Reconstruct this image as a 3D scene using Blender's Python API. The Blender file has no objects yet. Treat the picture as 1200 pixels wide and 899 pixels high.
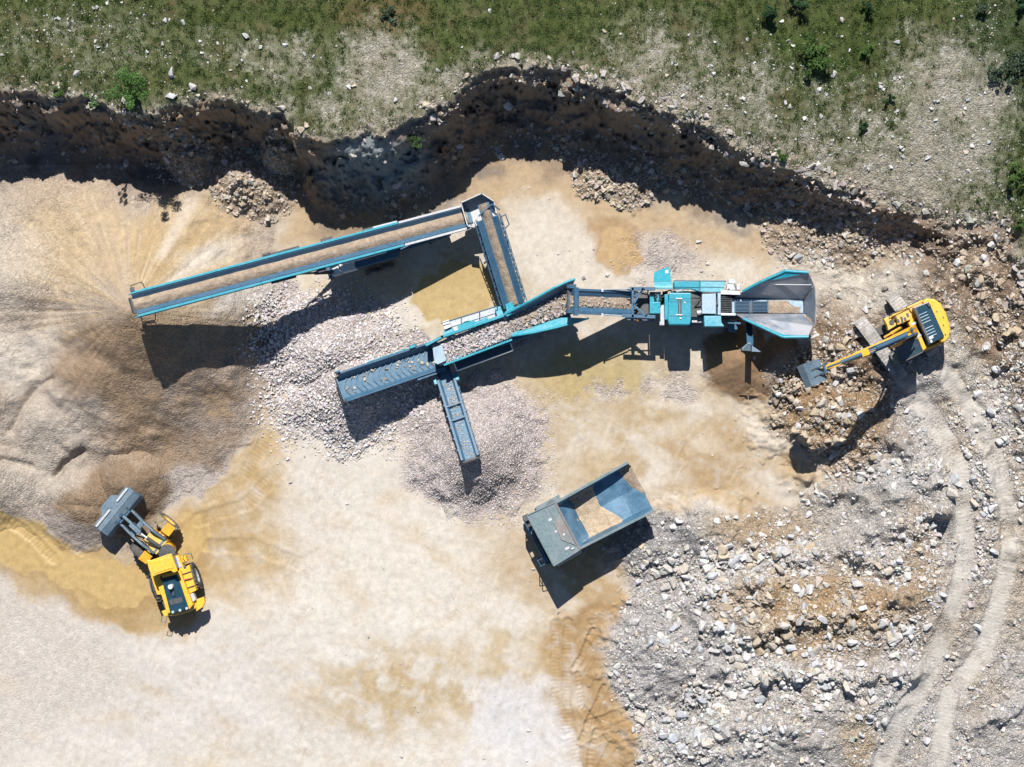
import bpy, bmesh, math, random
import numpy as np
from mathutils import Vector, Matrix
random.seed(7)
RNG = np.random.default_rng(11)
scene = bpy.context.scene
COL = scene.collection
R = math.radians

# ------------------------------------------------------------------ camera
CAM = np.array([6.5, 0.0, 130.0])            # drone position above the pit floor
AIM = np.array([0.0, 0.0, 0.0])
_f = AIM - CAM; DIST = np.linalg.norm(_f); _f /= DIST
_r = np.cross(_f, [0, 1, 0]); _r /= np.linalg.norm(_r)
_u = np.cross(_r, _f)
FPX = 18.0 * DIST                            # focal length in photo pixels (18 px per metre)

def ray(px, py):
    d = _f + _r * ((px - 600) / FPX) + _u * ((449.5 - py) / FPX)
    return d
def W(px, py, h=0.0):
    """point of height h seen at photo pixel (measuring aid)"""
    d = ray(px, py); t = (h - CAM[2]) / d[2]
    p = CAM + d * t
    return Vector((float(p[0]), float(p[1]), float(h)))
def G(px, py, h=0.0):
    p = W(px, py, h); return (600 + 18 * p.x, 450 - 18 * p.y)
def project(X, Y, Z):
    dx, dy, dz = X - CAM[0], Y - CAM[1], Z - CAM[2]
    dep = dx * _f[0] + dy * _f[1] + dz * _f[2]
    a = (dx * _r[0] + dy * _r[1] + dz * _r[2]) / dep * FPX
    b = (dx * _u[0] + dy * _u[1] + dz * _u[2]) / dep * FPX
    return 600 + a, 449.5 - b

cd = bpy.data.cameras.new('camera'); cam = bpy.data.objects.new('camera', cd); COL.objects.link(cam)
cam.location = CAM
m = Matrix((( _r[0], _u[0], -_f[0]), (_r[1], _u[1], -_f[1]), (_r[2], _u[2], -_f[2])))
cam.rotation_euler = m.to_euler()
cd.sensor_width = 36; cd.lens = 36 * FPX / 1200; cd.clip_end = 6000; cd.clip_start = 1
scene.camera = cam

# ------------------------------------------------------------------ light
SUN_EL = 54.0
SUN_AZ = -2.0                                # sun stands in the north, a touch to the west
sdir = Vector((math.sin(R(SUN_AZ)) * math.cos(R(SUN_EL)), math.cos(R(SUN_AZ)) * math.cos(R(SUN_EL)), math.sin(R(SUN_EL))))
world = bpy.data.worlds.new('World'); scene.world = world; world.use_nodes = True
nt = world.node_tree; bg = nt.nodes['Background']
sky = nt.nodes.new('ShaderNodeTexSky'); sky.sky_type = 'NISHITA'; sky.sun_disc = False
sky.sun_elevation = R(SUN_EL); sky.sun_rotation = R(SUN_AZ); sky.altitude = 600; sky.air_density = 1.1; sky.dust_density = 0.2; sky.ozone_density = 3.0
nt.links.new(sky.outputs[0], bg.inputs[0]); bg.inputs[1].default_value = 0.062
sd = bpy.data.lights.new('sun', 'SUN'); sd.energy = 5.0; sd.angle = R(0.53); sd.color = (1.0, 0.975, 0.94)
so = bpy.data.objects.new('sun', sd); COL.objects.link(so)
so.rotation_euler = sdir.to_track_quat('Z', 'Y').to_euler(); so.location = (0, 0, 60)
scene.view_settings.view_transform = 'Standard'; scene.view_settings.look = 'None'
scene.view_settings.gamma = 1; scene.view_settings.exposure = 0.61
try: scene.view_settings.use_curve_mapping = False
except Exception: pass
scene.render.resolution_x = 1024; scene.render.resolution_y = 767

# ------------------------------------------------------------------ numpy noise
def _hash(xi, yi, seed):
    h = (xi.astype(np.int64) * 374761393 + yi.astype(np.int64) * 668265263 + seed * 974711) & 0xffffffff
    h = ((h ^ (h >> 13)) * 1274126177) & 0xffffffff
    h = h ^ (h >> 16)
    return h
def gnoise(x, y, seed=0):
    xf = np.floor(x); yf = np.floor(y); fx = x - xf; fy = y - yf
    xi = xf.astype(np.int64); yi = yf.astype(np.int64)
    u = fx * fx * fx * (fx * (fx * 6 - 15) + 10); v = fy * fy * fy * (fy * (fy * 6 - 15) + 10)
    def g(i, j):
        a = _hash(xi + i, yi + j, seed) * (2 * math.pi / 4294967296.0)
        return np.cos(a) * (fx - i) + np.sin(a) * (fy - j)
    a = g(0, 0) * (1 - u) + g(1, 0) * u; b = g(0, 1) * (1 - u) + g(1, 1) * u
    return (a * (1 - v) + b * v) * 1.5
def fbm(x, y, sc, octv=4, seed=0, gain=0.5):
    t = 0; amp = 1.0; s = 0; f = 1.0 / sc
    for o in range(octv):
        t = t + amp * gnoise(x * f + o * 17.3, y * f - o * 9.1, seed + o * 31); s += amp; amp *= gain; f *= 2.03
    return t / s
def sstep(a, b, x):
    t = np.clip((x - a) / (b - a), 0, 1); return t * t * (3 - 2 * t)
def seg_dist(x, y, poly):
    """distance to polyline, and arclength of the foot point"""
    best = np.full(x.shape, 1e9); al = np.zeros(x.shape); L = 0
    for (x0, y0), (x1, y1) in zip(poly[:-1], poly[1:]):
        dx, dy = x1 - x0, y1 - y0; l = math.hypot(dx, dy)
        t = np.clip(((x - x0) * dx + (y - y0) * dy) / (l * l), 0, 1)
        d = np.hypot(x - x0 - t * dx, y - y0 - t * dy)
        k = d < best; best = np.where(k, d, best); al = np.where(k, L + t * l, al); L += l
    return best, al
def poly_sd(x, y, poly):
    """signed distance to polygon, negative inside"""
    d, _ = seg_dist(x, y, list(poly) + [poly[0]])
    ins = np.zeros(x.shape, bool); n = len(poly)
    for i in range(n):
        x0, y0 = poly[i]; x1, y1 = poly[(i + 1) % n]
        if y0 == y1: continue
        c = ((y0 > y) != (y1 > y)) & (x < (x1 - x0) * (y - y0) / (y1 - y0) + x0)
        ins ^= c
    return np.where(ins, -d, d)

# ------------------------------------------------------------------ terrain heights (gx, gy = 18 px per metre on the floor plane)
HP = 6.7
_edge = [(-700,60),(-300,90),(-60,112),(0,108),(30,106),(60,112),(95,115),(130,128),(170,138),(200,128),(215,125),(250,119),(270,117),(290,126),(312,130),
 (332,136),(345,160),(375,166),(400,163),(430,160),(445,163),(470,152),(495,137),(513,125),(535,117),(552,98),(575,82),(600,75),(640,82),(680,95),(705,99),(720,107),
 (740,117),(760,126),(790,135),(815,146),(850,165),(870,178),(900,187),(940,201),(970,216),(1010,230),(1030,238),(1060,248),(1090,258),(1120,266),(1150,262),
 (1172,266),(1186,278),(1192,305),(1205,345),(1230,390),(1300,430),(1500,470),(2000,500)]
REDH = lambda x: np.interp(x, [780, 900, 1010, 1100], [0, 1.8, 3.0, 3.2])
_eg = [G(a, b, HP - REDH(a)) for a, b in _edge]
EX = np.array([a for a, b in _eg]); EY = np.array([b for a, b in _eg])
_wx = np.array([-700, 100, 240, 330, 390, 450, 500, 560, 640, 760, 900, 980, 1060, 1110, 1160, 1300, 2000])
_ww = np.array([56, 56, 52, 54, 74, 80, 66, 72, 70, 66, 50, 40, 50, 84, 130, 120, 120])
def cliff_s(gx, gy):
    w = fbm(gx, gy, 60, 3, 5) * 9 + fbm(gx, gy, 14, 3, 9) * 6 + (np.abs(fbm(gx, gy, 9, 3, 10)) - .15) * 9
    return gy + w * 0.9 - np.interp(gx + fbm(gx, gy, 30, 3, 21) * 12, EX, EY)
def cone(gx, gy, cx, cy, A, r, toe=0.25, wob=0.10, seed=1, ax=1.0, ay=1.0):
    r = r / (1 + .75 * toe)
    dx = (gx - cx) / ax; dy = (gy - cy) / ay
    d = np.hypot(dx, dy)
    d = d * (1 + wob * 1.8 * fbm(gx, gy, 42, 2, seed + 700) + wob * .5 * fbm(gx, gy, 13, 2, seed + 710))
    d = np.sqrt(d * d + 40)                  # rounded tip
    t = 1 - d / r
    k = toe
    return A * np.where(t > k, t, np.where(t > -k, (t + k) ** 2 / (4 * k), (t + k) * 1.5))
TRACKS = [ # image polylines, half width px, depth m, ridge spacing px, ridge amp
 ([(1055,440),(1087,482),(1109,516),(1125,549),(1127,593),(1133,638),(1127,670),(1115,712),(1090,784),(1055,842),(1030,905)], 12, .07, 4.2, .014, 1.2),
 ([(1110,440),(1140,482),(1162,527),(1180,593),(1185,638),(1179,669),(1168,712),(1153,764),(1113,813),(1101,885),(1095,910)], 12, .07, 4.2, .014, 1.2),
 ([(652,730),(650,780),(652,820),(662,860)], 5.5, .05, 4.4, .018, 0),
 ([(666,728),(663,780),(664,830),(680,905)], 5.5, .06, 4.4, .018, 0),
 ([(694,738),(684,762),(672,782)], 3, .10, 5, .02, 0),
 ([(708,805),(694,835),(680,870)], 3.5, .12, 5, .02, 0),
 ([(676,790),(682,830),(700,850),(690,899)], 4, .07, 5, .03, 0),
 ([(688,850),(710,842),(738,832)], 5, .07, 4.6, .03, 0),
 ([(692,872),(715,862),(742,858)], 4, .05, 4.6, .02, 0),
 ([(700,905),(712,880),(728,858),(735,830)], 3.5, .05, 4.6, .02, 0),
 ([(690,745),(720,755),(715,790),(722,830)], 3, .05, 4.6, .02, 0),
 ([(240,585),(285,560),(318,505)], 8, .03, 4.6, .02, 0),
 ([(232,610),(290,590),(335,545)], 8, .03, 4.6, .02, 0),
 ([(245,640),(300,640),(350,660)], 8, .03, 4.6, .02, 0),
 ([(-5,600),(30,622),(62,655)], 7, .04, 4.6, .02, 0),
 ([(15,585),(60,618),(95,650)], 4, .03, 4.6, .02, 0),
]
TRG = [([G(a, b, t[5]) for a, b in t[0]],) + tuple(t[1:]) for t in TRACKS]
MOUNDS = [ # rubble field humps: image x, y, height, radius px
 (905,705,1.2,75),(975,690,1.0,80),(1045,655,.9,70),(950,800,1.1,100),(1010,745,.9,85),(1050,560,.8,70),(965,600,.5,70),
 (900,860,.9,100),(1080,700,.6,60),(860,650,.9,60),(1160,560,.6,60),(1180,480,.8,70),(1020,840,.5,70),(1150,830,.4,60),(1090,330,.5,60)]
MG = [(*G(a, b, h * .8), h, r) for a, b, h, r in MOUNDS]
RUB = [(700,640),(740,600),(800,590),(870,600),(930,590),(960,560),(960,530),(900,505),(900,440),(945,395),(960,330),(890,285),(1000,262),(1100,270),(1240,300),(1240,940),(735,940),(745,860),(715,800),(705,740),(735,700)]
RUBG = [G(a, b, .6) for a, b in RUB]
TAN1 = [(640,720),(700,705),(740,720),(725,790),(745,850),(750,905),(690,905),(655,850),(632,800)]
TAN1G = [G(a, b, 0) for a, b in TAN1]
TALUS = [(218,186,1.9,30),(278,210,2.0,40),(306,220,1.4,40),(322,182,2.6,26),(700,205,.8,30),(740,216,.7,30),(1010,262,1.6,60),(935,262,.9,45)]
TG = [(*G(a, b, h), h, r) for a, b, h, r in TALUS]
RIDG = [([G(a, b, .8) for a, b in p], h, w) for p, h, w in [([(880,742),(940,724),(1010,712),(1060,698)],.9,12),([(850,790),(930,784),(1000,794),(1070,784)],.8,13),([(800,690),(850,680),(900,690)],.7,14),
 ([(1000,640),(1050,615),(1100,600)],.8,14),([(1035,505),(1075,545),(1105,590)],.9,11),([(880,640),(960,648),(1040,655)],.6,14),([(930,560),(990,580),(1050,585)],.6,12),([(840,850),(900,845),(960,870)],.6,14),([(1000,850),(1060,800)],.5,10),
 ([(1145,480),(1155,560),(1160,640)],.35,9),([(1195,450),(1200,560),(1198,660)],.6,14),([(1135,850),(1190,830)],.5,10),([(1130,300),(1165,350),(1180,430)],.9,14)]]
def rub_mask(gx, gy):
    d = poly_sd(gx, gy, RUBG) + fbm(gx, gy, 50, 4, 71) * 22
    return 1 - sstep(-16, 8, d)
def base_h(gx, gy):
    inb = (gx > -120) & (gx < 1320) & (gy > -120) & (gy < 1020)
    s = cliff_s(gx, gy)
    # pit floor
    fl = fbm(gx, gy, 180, 3, 2) * 0.22 + fbm(gx, gy, 22, 3, 3) * 0.035
    ramp = sstep(965, 1065, gx + fbm(gx, gy, 70, 2, 8) * 40) * sstep(230, 330, gy) * 1.25
    ramp = ramp * (1 - 0.35 * sstep(620, 820, gy)) + .85 * (1 - sstep(.75, 1.25, np.hypot((gx - 1062) / 78, (gy - 392) / 74) + fbm(gx, gy, 30, 2, 18) * .3))
    fl = fl + ramp
    rm = rub_mask(gx, gy)
    hm = 0
    for cx, cy, h, r in MG:
        hm = hm + h * np.exp(-((gx - cx) ** 2 + (gy - cy) ** 2) / (r * r * .55))
    rg = 1 - np.abs(fbm(gx, gy, 62, 4, 33)) * 2.6
    for poly, a_, wd in RIDG:
        x0 = min(p[0] for p in poly) - 50; x1 = max(p[0] for p in poly) + 50; y0 = min(p[1] for p in poly) - 50; y1 = max(p[1] for p in poly) + 50
        k = (gx > x0) & (gx < x1) & (gy > y0) & (gy < y1)
        if k.any():
            d, al = seg_dist(gx[k] + fbm(gx[k], gy[k], 30, 3, 34) * 16, gy[k] + fbm(gx[k], gy[k], 30, 3, 35) * 16, poly)
            v = np.zeros(gx.shape); v[k] = a_ * np.exp(-(d / wd) ** 2) * np.clip(.8 + fbm(gx[k], gy[k], 24, 2, 36) * 1.5, .2, 1.5); hm = hm + v
    tk = np.ones(gx.shape); td = 0
    for poly, hw, dep, sp, amp, hh in TRG:
        x0 = min(p[0] for p in poly) - 40; x1 = max(p[0] for p in poly) + 40
        y0 = min(p[1] for p in poly) - 40; y1 = max(p[1] for p in poly) + 40
        k = (gx > x0) & (gx < x1) & (gy > y0) & (gy < y1)
        if not k.any(): continue
        d, al = seg_dist(gx[k] + fbm(gx[k], gy[k], 20, 2, 4) * 3, gy[k] + fbm(gx[k], gy[k], 20, 2, 14) * 3, poly)
        e = 1 - sstep(hw * .75, hw * 1.15, d)
        berm = np.exp(-((d - hw * 1.3) / (hw * .35)) ** 2)
        v = np.zeros(gx.shape); v[k] = -dep * e + berm * dep * .6 + e * amp * np.sin(al * 2 * math.pi / sp)
        td = td + v
        q = np.ones(gx.shape); q[k] = 1 - e * (.9 if hw > 9 else .4); tk = tk * q
    fl = fl + hm * 1.0 + rm * tk * (0.16 * rg + fbm(gx, gy, 15, 4, 40) * 0.26 + fbm(gx, gy, 5, 2, 44) * 0.08)
    fl = fl + td
    tn = 1 - sstep(-14, 4, poly_sd(gx, gy, TAN1G))
    fl = fl + tn * fbm(gx * .9 + gy * .2, gy * .35, 9, 3, 77) * 0.06
    # talus fans at the foot of the wall
    for cx, cy, h, r in TG:
        fl = np.maximum(fl, h - np.hypot(gx - cx, (gy - cy)) / r * h * 1.0 + fbm(gx, gy, 9, 3, 50) * .35)
    # plateau
    pl = HP + (450 - gy) * 0.0012 + fbm(gx, gy, 150, 3, 61) * 0.35 + fbm(gx, gy, 16, 3, 62) * 0.07
    pl = pl - REDH(gx) * np.exp(-np.clip(-s, 0, 900) / 330)
    pl = pl - np.exp(-np.clip(-s, 0, 200) / 16) * 0.35 * (1 + fbm(gx, gy, 20, 3, 63))
    # wall
    w = np.interp(gx, _wx, _ww)
    t = np.clip(s / w, 0, 1)
    rough = fbm(gx, gy, 26, 4, 88)
    t2 = np.clip(t + (rough * .22 + fbm(gx, gy, 11, 3, 89) * .05) * np.sin(np.clip(t, 0, 1) * math.pi) ** .6, 0, 1)
    f1 = np.interp(t2, [0, .02, .10, .20, .30, .38, .52, .60, .78, 1], [0, .05, .10, .17, .40, .58, .64, .82, .91, 1])
    wide = sstep(70, 100, w)
    f1 = f1 * (1 - wide) + (t2 * .75 + f1 * .25) * wide
    hw = pl * (1 - f1) + fl * f1
    hw = hw + np.where((t > 0) & (t < 1), (fbm(gx, gy, 16, 3, 91) * .5 + fbm(gx, gy, 5, 2, 92) * .10) * np.sin(t * math.pi), 0)
    hw = hw - np.where((t > 0) & (t < .93), .17 * np.sin(hw * 5.2 + fbm(gx, gy, 60, 3, 93) * 5) * (1 - t), 0)
    h = np.where(s <= 0, pl, np.where(s < w, hw, fl))
    # talus may climb the wall
    for cx, cy, hh, r in TG[:6]:
        c = hh - np.hypot(gx - cx, gy - cy) / r * hh + fbm(gx, gy, 9, 3, 50) * .35
        h = np.where(s > 0, np.maximum(h, c), h)
    # far surroundings: gentle hills
    far = np.hypot(gx - 600, gy - 450)
    h = h + sstep(1500, 9000, far) * (fbm(gx, gy, 6000, 3, 99) * 25 + 8)
    return h

def P2(x, y, h): return G(x, y, h)
PILES = {}
def det(gx, gy, a=.03, sc=5, seed=300): return fbm(gx, gy, sc, 3, seed) * a
def p_stock(gx, gy):
    a = P2(152, 364, 5.4)
    an = np.arctan2(gy - a[1], gx - a[0]); dd = np.hypot(gx - a[0], gy - a[1])
    h = cone(gx, gy, a[0], a[1], 6.2, 182, .16, .06, 1)
    for (x, y, A, r, sx, sy) in [(118,430,3.9,150,1,1),(20,330,3.3,150,1.1,1),(-60,430,3.6,170,1,1),(48,490,2.1,100,1.2,1),(-30,560,2.6,90,1.2,.9),(95,585,2.0,78,1.1,.8),(95,265,1.9,110,1.3,.8),(230,480,1.3,90,1,1)]:
        c = P2(x, y, A * .8); c2 = cone(gx, gy, c[0], c[1], A, r, .2, .12, int(x + y), sx, sy)
        h = np.logaddexp(h / .22, c2 / .22) * .22
    # slump scarps on the western heaps
    for poly, dz in (([(5,505),(20,478),(34,458)],.35),([(40,452),(58,444)],.3),([(55,560),(66,545),(88,530)],.6),([(-5,540),(25,548)],.4),([(60,520),(70,532)],.2)):
        pg = [G(a_, b_, 2.6) for a_, b_ in poly]
        d, _ = seg_dist(gx, gy, pg)
        h = h - dz * np.exp(-(d / 4.5) ** 2) * (h > .3)
    ch = fbm(np.cos(an) * 3 + 9, np.sin(an) * 3 + 9, .35, 3, 8)
    h = h + np.clip(dd / 60, 0, 1) * ch * .12 * (h > .2)
    return h + fbm(gx, gy, 60, 3, 15) * .14 + det(gx, gy, .05) - .12
def p_load(gx, gy):
    c = P2(146, 566, 1.8); c2 = P2(95, 600, 1.4)
    h = cone(gx, gy, c[0], c[1], 2.6, 62, .2, .12, 4)
    h = np.maximum(h, cone(gx, gy, c2[0], c2[1], 2.0, 70, .25, .1, 5, 1.2, .85))
    return h + det(gx, gy, .10, 12) + det(gx, gy, .04) - .1
def p_coarse(gx, gy):
    h = cone(gx, gy, *P2(404, 454, 1.8), 3.1, 82, .25, .12, 6)
    for (x, y, A, r) in [(385,412,2.8,84),(352,395,1.5,66),(432,405,1.2,54),(352,470,1.1,56),(460,445,1.2,60),(430,488,.8,48)]:
        h = np.maximum(h, cone(gx, gy, *P2(x, y, A * .8), A, r, .28, .14, int(x)))
    return h + det(gx, gy, .10, 12, 310) - .08
def p_medium(gx, gy):
    h = cone(gx, gy, *P2(556, 530, 2.4), 3.5, 84, .2, .16, 9)
    h = np.maximum(h, cone(gx, gy, *P2(572, 500, 1.2), 1.6, 66, .25, .25, 10))
    h = np.maximum(h, cone(gx, gy, *P2(512, 492, .8), 1.0, 46, .3, .1, 12))
    return h + det(gx, gy, .06, 9, 320) - .08
def p_spoil(gx, gy):
    h = cone(gx, gy, *P2(866, 422, 1.3), 1.7, 52, .2, .1, 13)
    return h + det(gx, gy, .05) - .06
def p_spoil2(gx, gy):
    h = cone(gx, gy, *P2(916, 436, 1.5), 1.7, 48, .2, .1, 14)
    return h + det(gx, gy, .06, 8) - .06
def p_boulder(gx, gy):
    h = cone(gx, gy, *P2(962, 478, 1.0), 1.6, 110, .3, .15, 16, 1.0, .9) 
    h = np.maximum(h, cone(gx, gy, *P2(985, 415, 1.2), 2.0, 80, .3, .12, 17, .8, 1))
    h = np.maximum(h, cone(gx, gy, *P2(1012, 500, 1.2), 1.9, 70, .3, .12, 27, .6, 1))
    return h + det(gx, gy, .35, 16, 330) + det(gx, gy, .12, 6, 331) - .1
def p_heap_nw(gx, gy):
    h = cone(gx, gy, *P2(768, 645, .8), 1.3, 66, .3, .1, 18, 1.15, .75)
    h = np.maximum(h, cone(gx, gy, *P2(825, 618, 1), 1.5, 80, .3, .12, 19, 1.2, .75))
    return h + det(gx, gy, .22, 12, 340) + det(gx, gy, .1, 5, 341) - .1
def p_heap_w(gx, gy):
    h = cone(gx, gy, *P2(790, 768, 1.3), 1.9, 105, .3, .1, 20, 1.05, .95)
    h = np.maximum(h, cone(gx, gy, *P2(835, 735, 1.2), 1.7, 90, .3, .1, 22))
    return h + det(gx, gy, .25, 14, 350) + det(gx, gy, .1, 5, 351) - .1
def p_heap_s(gx, gy):
    h = cone(gx, gy, *P2(815, 870, 1), 1.6, 100, .3, .12, 23, 1.1, .9)
    return h + det(gx, gy, .25, 14, 360) + det(gx, gy, .1, 5, 361) - .1
PILES = [
 ('gravel_stockpile', p_stock, (-260, 380, 190, 690), 'large cone of fine gravel below the high end of the long conveyor', 'gravel pile'),
 ('gravel_pile', p_load, (-10, 260, 480, 680), 'low brownish gravel heap at the wheel loader bucket', 'gravel pile'),
 ('stone_pile', p_coarse, (270, 550, 320, 550), 'pile of coarse pinkish white stones under the chevron belt conveyor', 'stone pile'),
 ('gravel_pile', p_medium, (440, 660, 430, 630), 'round grey pink gravel pile under the short narrow conveyor', 'gravel pile'),
 ('sand_pile', p_spoil, (800, 925, 370, 490), 'smooth brown sand cone beside the crusher, left one of two', 'sand pile'),
 ('sand_pile', p_spoil2, (860, 975, 380, 500), 'brown sand cone in the hopper shadow, right one of two', 'sand pile'),
 ('boulder_pile', p_boulder, (850, 1090, 330, 590), 'tan heap of blasted boulders in front of the excavator', 'rock pile'),
 ('rubble_heap', p_heap_nw, (690, 930, 570, 720), 'grey rubble heap with smooth flank behind the dump truck', 'rubble heap'),
 ('rubble_heap', p_heap_w, (680, 950, 650, 880), 'dusty grey rubble heap beside the churned tan tyre tracks', 'rubble heap'),
 ('rubble_heap', p_heap_s, (700, 930, 770, 1000), 'white grey rubble heap at the bottom edge of the yard', 'rubble heap'),
]
def total_h(gx, gy):
    h = base_h(gx, gy)
    for _, f, bb, *_r2 in PILES:
        k = (gx > bb[0]) & (gx < bb[1]) & (gy > bb[2]) & (gy < bb[3])
        if k.any():
            v = f(gx[k], gy[k]) + np.clip(h[k], -1, 1.6); h[k] = np.maximum(h[k], v)
    return h

# ------------------------------------------------------------------ colour map (albedo of the dirt, with some light and shade painted in)
def lin(c):
    c = np.asarray(c, float) / 255
    return np.where(c <= .04045, c / 12.92, ((c + .055) / 1.055) ** 2.4)
ALB = 0.60
def colour(X, Y, Z, s):
    """returns rgb (linear albedo) and masks gravel, grass, damp for points"""
    ix, iy = project(X, Y, Z); n = len(X)
    gx, gy = 600 + 18 * X, 450 - 18 * Y
    col = np.empty((n, 3)); grav = np.zeros(n); grass = np.zeros(n); damp = np.zeros(n)
    wx = ix + fbm(gx, gy, 46, 4, 101) * 26 + fbm(gx, gy, 7, 2, 103) * 4
    wy = iy + fbm(gx, gy, 46, 4, 107) * 26 + fbm(gx, gy, 7, 2, 109) * 4
    n1 = fbm(gx, gy, 90, 5, 111); n2 = fbm(gx, gy, 30, 4, 113); n3 = fbm(gx, gy, 8, 3, 117)
    nd = fbm(gx * .6 + gy * .3, gy * .9 - gx * .25, 34, 4, 119)
    col[:] = lin((211, 198, 180))
    def mix(c, a):
        a = np.clip(a, 0, 1)[:, None]; np.copyto(col, col * (1 - a) + lin(c) * a)
    def ell(x, y, rx, ry, f=.45, rot=0):
        dx, dy = wx - x, wy - y
        if rot: c_, s_ = math.cos(R(rot)), math.sin(R(rot)); dx, dy = dx * c_ + dy * s_, -dx * s_ + dy * c_
        return 1 - sstep(1 - f, 1 + f, np.hypot(dx / rx, dy / ry))
    def pol(pts, f=14):
        out = np.zeros(n)
        x0 = min(p[0] for p in pts) - 2 * f; x1 = max(p[0] for p in pts) + 2 * f; y0 = min(p[1] for p in pts) - 2 * f; y1 = max(p[1] for p in pts) + 2 * f
        k = (wx > x0) & (wx < x1) & (wy > y0) & (wy < y1)
        if k.any(): out[k] = 1 - sstep(-f, f, poly_sd(wx[k], wy[k], pts))
        return out
    brk = np.clip(.75 + n2 * 1.2, 0, 1)
    # --- yard floor
    mix((218, 206, 188), sstep(-.1, .5, n1)); mix((194, 172, 138), sstep(.05, .6, -n1) * .85)
    mix((220, 210, 196), pol([(330,500),(420,500),(520,600),(620,720),(640,800),(690,905),(-60,960),(-60,740),(130,740),(260,720),(340,660)], 30) * .85)
    mix((214, 206, 199), ell(60,800,190,110,.6) * .55); mix((206, 200, 196), ell(330,800,160,70,.6) * .3)
    mix((226, 216, 200), ell(480,680,150,110,.6) * .5)
    mix((192, 166, 122), ell(470,812,105,50,.7) * sstep(-.4,.25,n2) * .95); mix((196, 172, 130), ell(590,775,50,45,.7) * sstep(-.3,.35,n2) * .8)
    mix((208, 204, 204), ell(630,845,64,46,.4) * .8)
    mix((190, 166, 128), ell(730,510,170,105,.6) * sstep(-.45,.2,nd) * .92); mix((176, 148, 110), ell(760,520,140,90,.6) * sstep(.0,.4,-nd + n3 * .4) * .0); mix((226,214,196), ell(800,530,90,50,.6) * sstep(-.1,.3,n2) * .6)
    mix((182, 152, 110), ell(870,565,130,75,.6) * sstep(-.5,.25,nd) * .85)
    mix((188, 158, 114), ell(700,665,110,56,.5) * .92); mix((190, 162, 120), ell(590,560,70,60,.7) * sstep(-.4,.3,n2) * .6)
    mix((176, 142, 96), pol([(650,715),(790,690),(760,740),(740,760),(725,800),(760,860),(760,930),(700,930),(672,880),(645,830),(636,770)], 9) * .97)
    mix((196, 168, 124), ell(640,780,26,60,.8) * .6)
    mix((222, 216, 212), pol([(560,800),(600,785),(640,800),(668,850),(682,910),(540,910)], 8) * sstep(-.45, .1, n2) * .75)
    fl2 = fbm(gx * .5 + gy * .5, gy * .9 - gx * .6, 50, 5, 171); fl3 = fbm(gx, gy, 17, 4, 172)
    mix((206, 184, 152), sstep(.08, .45, fl2) * .55); mix((230, 222, 210), sstep(.05, .45, -fl2) * .5); mix((208, 198, 188), sstep(.15, .5, fl3) * .45); mix((204, 184, 156), sstep(.2, .5, -fl3) * .35)
    for (q, k1, k2, sd_) in ((.5, .9, .10, 173), (-.9, .45, .10, 174)):
        uu = gx * k1 + gy * q; ww = -gx * q + gy * k1; stn = fbm(uu * .12, ww, 5, 3, sd_) * sstep(-.1, .3, fbm(gx, gy, 70, 2, sd_ + 5))
        mix((230, 222, 208), sstep(.12, .5, stn) * .28); mix((192, 172, 142), sstep(.15, .5, -stn) * .28)
    for poly in ([(330,899),(420,760),(560,690),(640,560),(690,470)], [(352,899),(440,770),(575,700),(660,570),(712,470)], [(60,899),(200,800),(330,720),(350,560)], [(85,905),(222,812),(356,728),(374,560)],
                 [(480,899),(520,740),(620,640),(840,540)], [(506,899),(542,752),(632,658),(850,560)], [(0,770),(150,790),(300,860),(420,905)], [(0,796),(140,816),(285,884)], [(380,560),(460,620),(600,650)]):
        d, al = seg_dist(ix + n2 * 10, iy + n2 * 8, poly); e = (1 - sstep(3.5, 5.5, d + n3 * 2)) * np.clip(.45 + n2 * 1.4, 0, .9) * (.55 + .45 * np.sign(np.sin(al * 1.5 + d * .6)))
        mix((190, 170, 142), e * .42)
    # band under the wall
    mix((196, 168, 130), pol([(330,215),(450,235),(520,195),(640,180),(740,215),(860,265),(1000,290),(1000,320),(860,300),(760,300),(650,250),(560,240),(500,250),(380,300),(330,300)], 18) * .9)
    mix((224, 212, 196), pol([(590,235),(660,225),(690,255),(700,330),(760,310),(740,340),(640,340),(600,320)], 12) * .75)
    mix((186, 152, 108), ell(722,285,30,32,.25) * .9); damp = np.maximum(damp, ell(722,285,30,32,.25))
    mix((206, 196, 190), ell(780,300,40,26,.5) * .6)
    mix((200, 174, 120), ell(533,340,62,46,.2,-15) * .95); damp = np.maximum(damp, ell(533,340,62,46,.25,-15))
    mix((200, 182, 150), ell(455,350,50,40,.5) * .7); mix((224,216,208), ell(480,372,40,18,.4) * .7)
    mix((190, 166, 112), ell(690,440,70,26,.5) * .85); mix((190,170,120), ell(720,430,36,24,.5)*.6)
    pk = np.maximum(ell(720,455,60,20,.5) * sstep(-.2,.3,n2), np.maximum(ell(775,300,46,30,.5), ell(790,450,46,16,.5) * .8) * sstep(-.3, .2, n2)); mix((196, 182, 174), pk * .8); grav = np.maximum(grav, pk)
    # west damp flat and puddle
    mix((198, 170, 126), pol([(190,610),(262,555),(300,500),(318,450),(328,500),(318,590),(345,640),(330,690),(262,705),(225,735),(190,720)], 24) * np.clip(.75 + n2 * 1.1, .2, .95))
    mix((186, 156, 108), pol([(215,600),(262,560),(300,505),(318,465),(316,560),(300,640),(250,680),(225,690)], 18) * np.clip(.5 + n2 * 1.2, 0, .85)); mix((188, 158, 108), pol([(-30,575),(40,600),(85,645),(150,660),(200,610),(235,600),(245,690),(225,735),(130,742),(70,705),(-30,665)], 9) * .9)
    pd = pol([(-30,590),(40,610),(85,648),(150,660),(200,636),(215,610),(235,600),(238,640),(205,700),(150,706),(100,700),(50,668),(-30,652)], 3)
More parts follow.
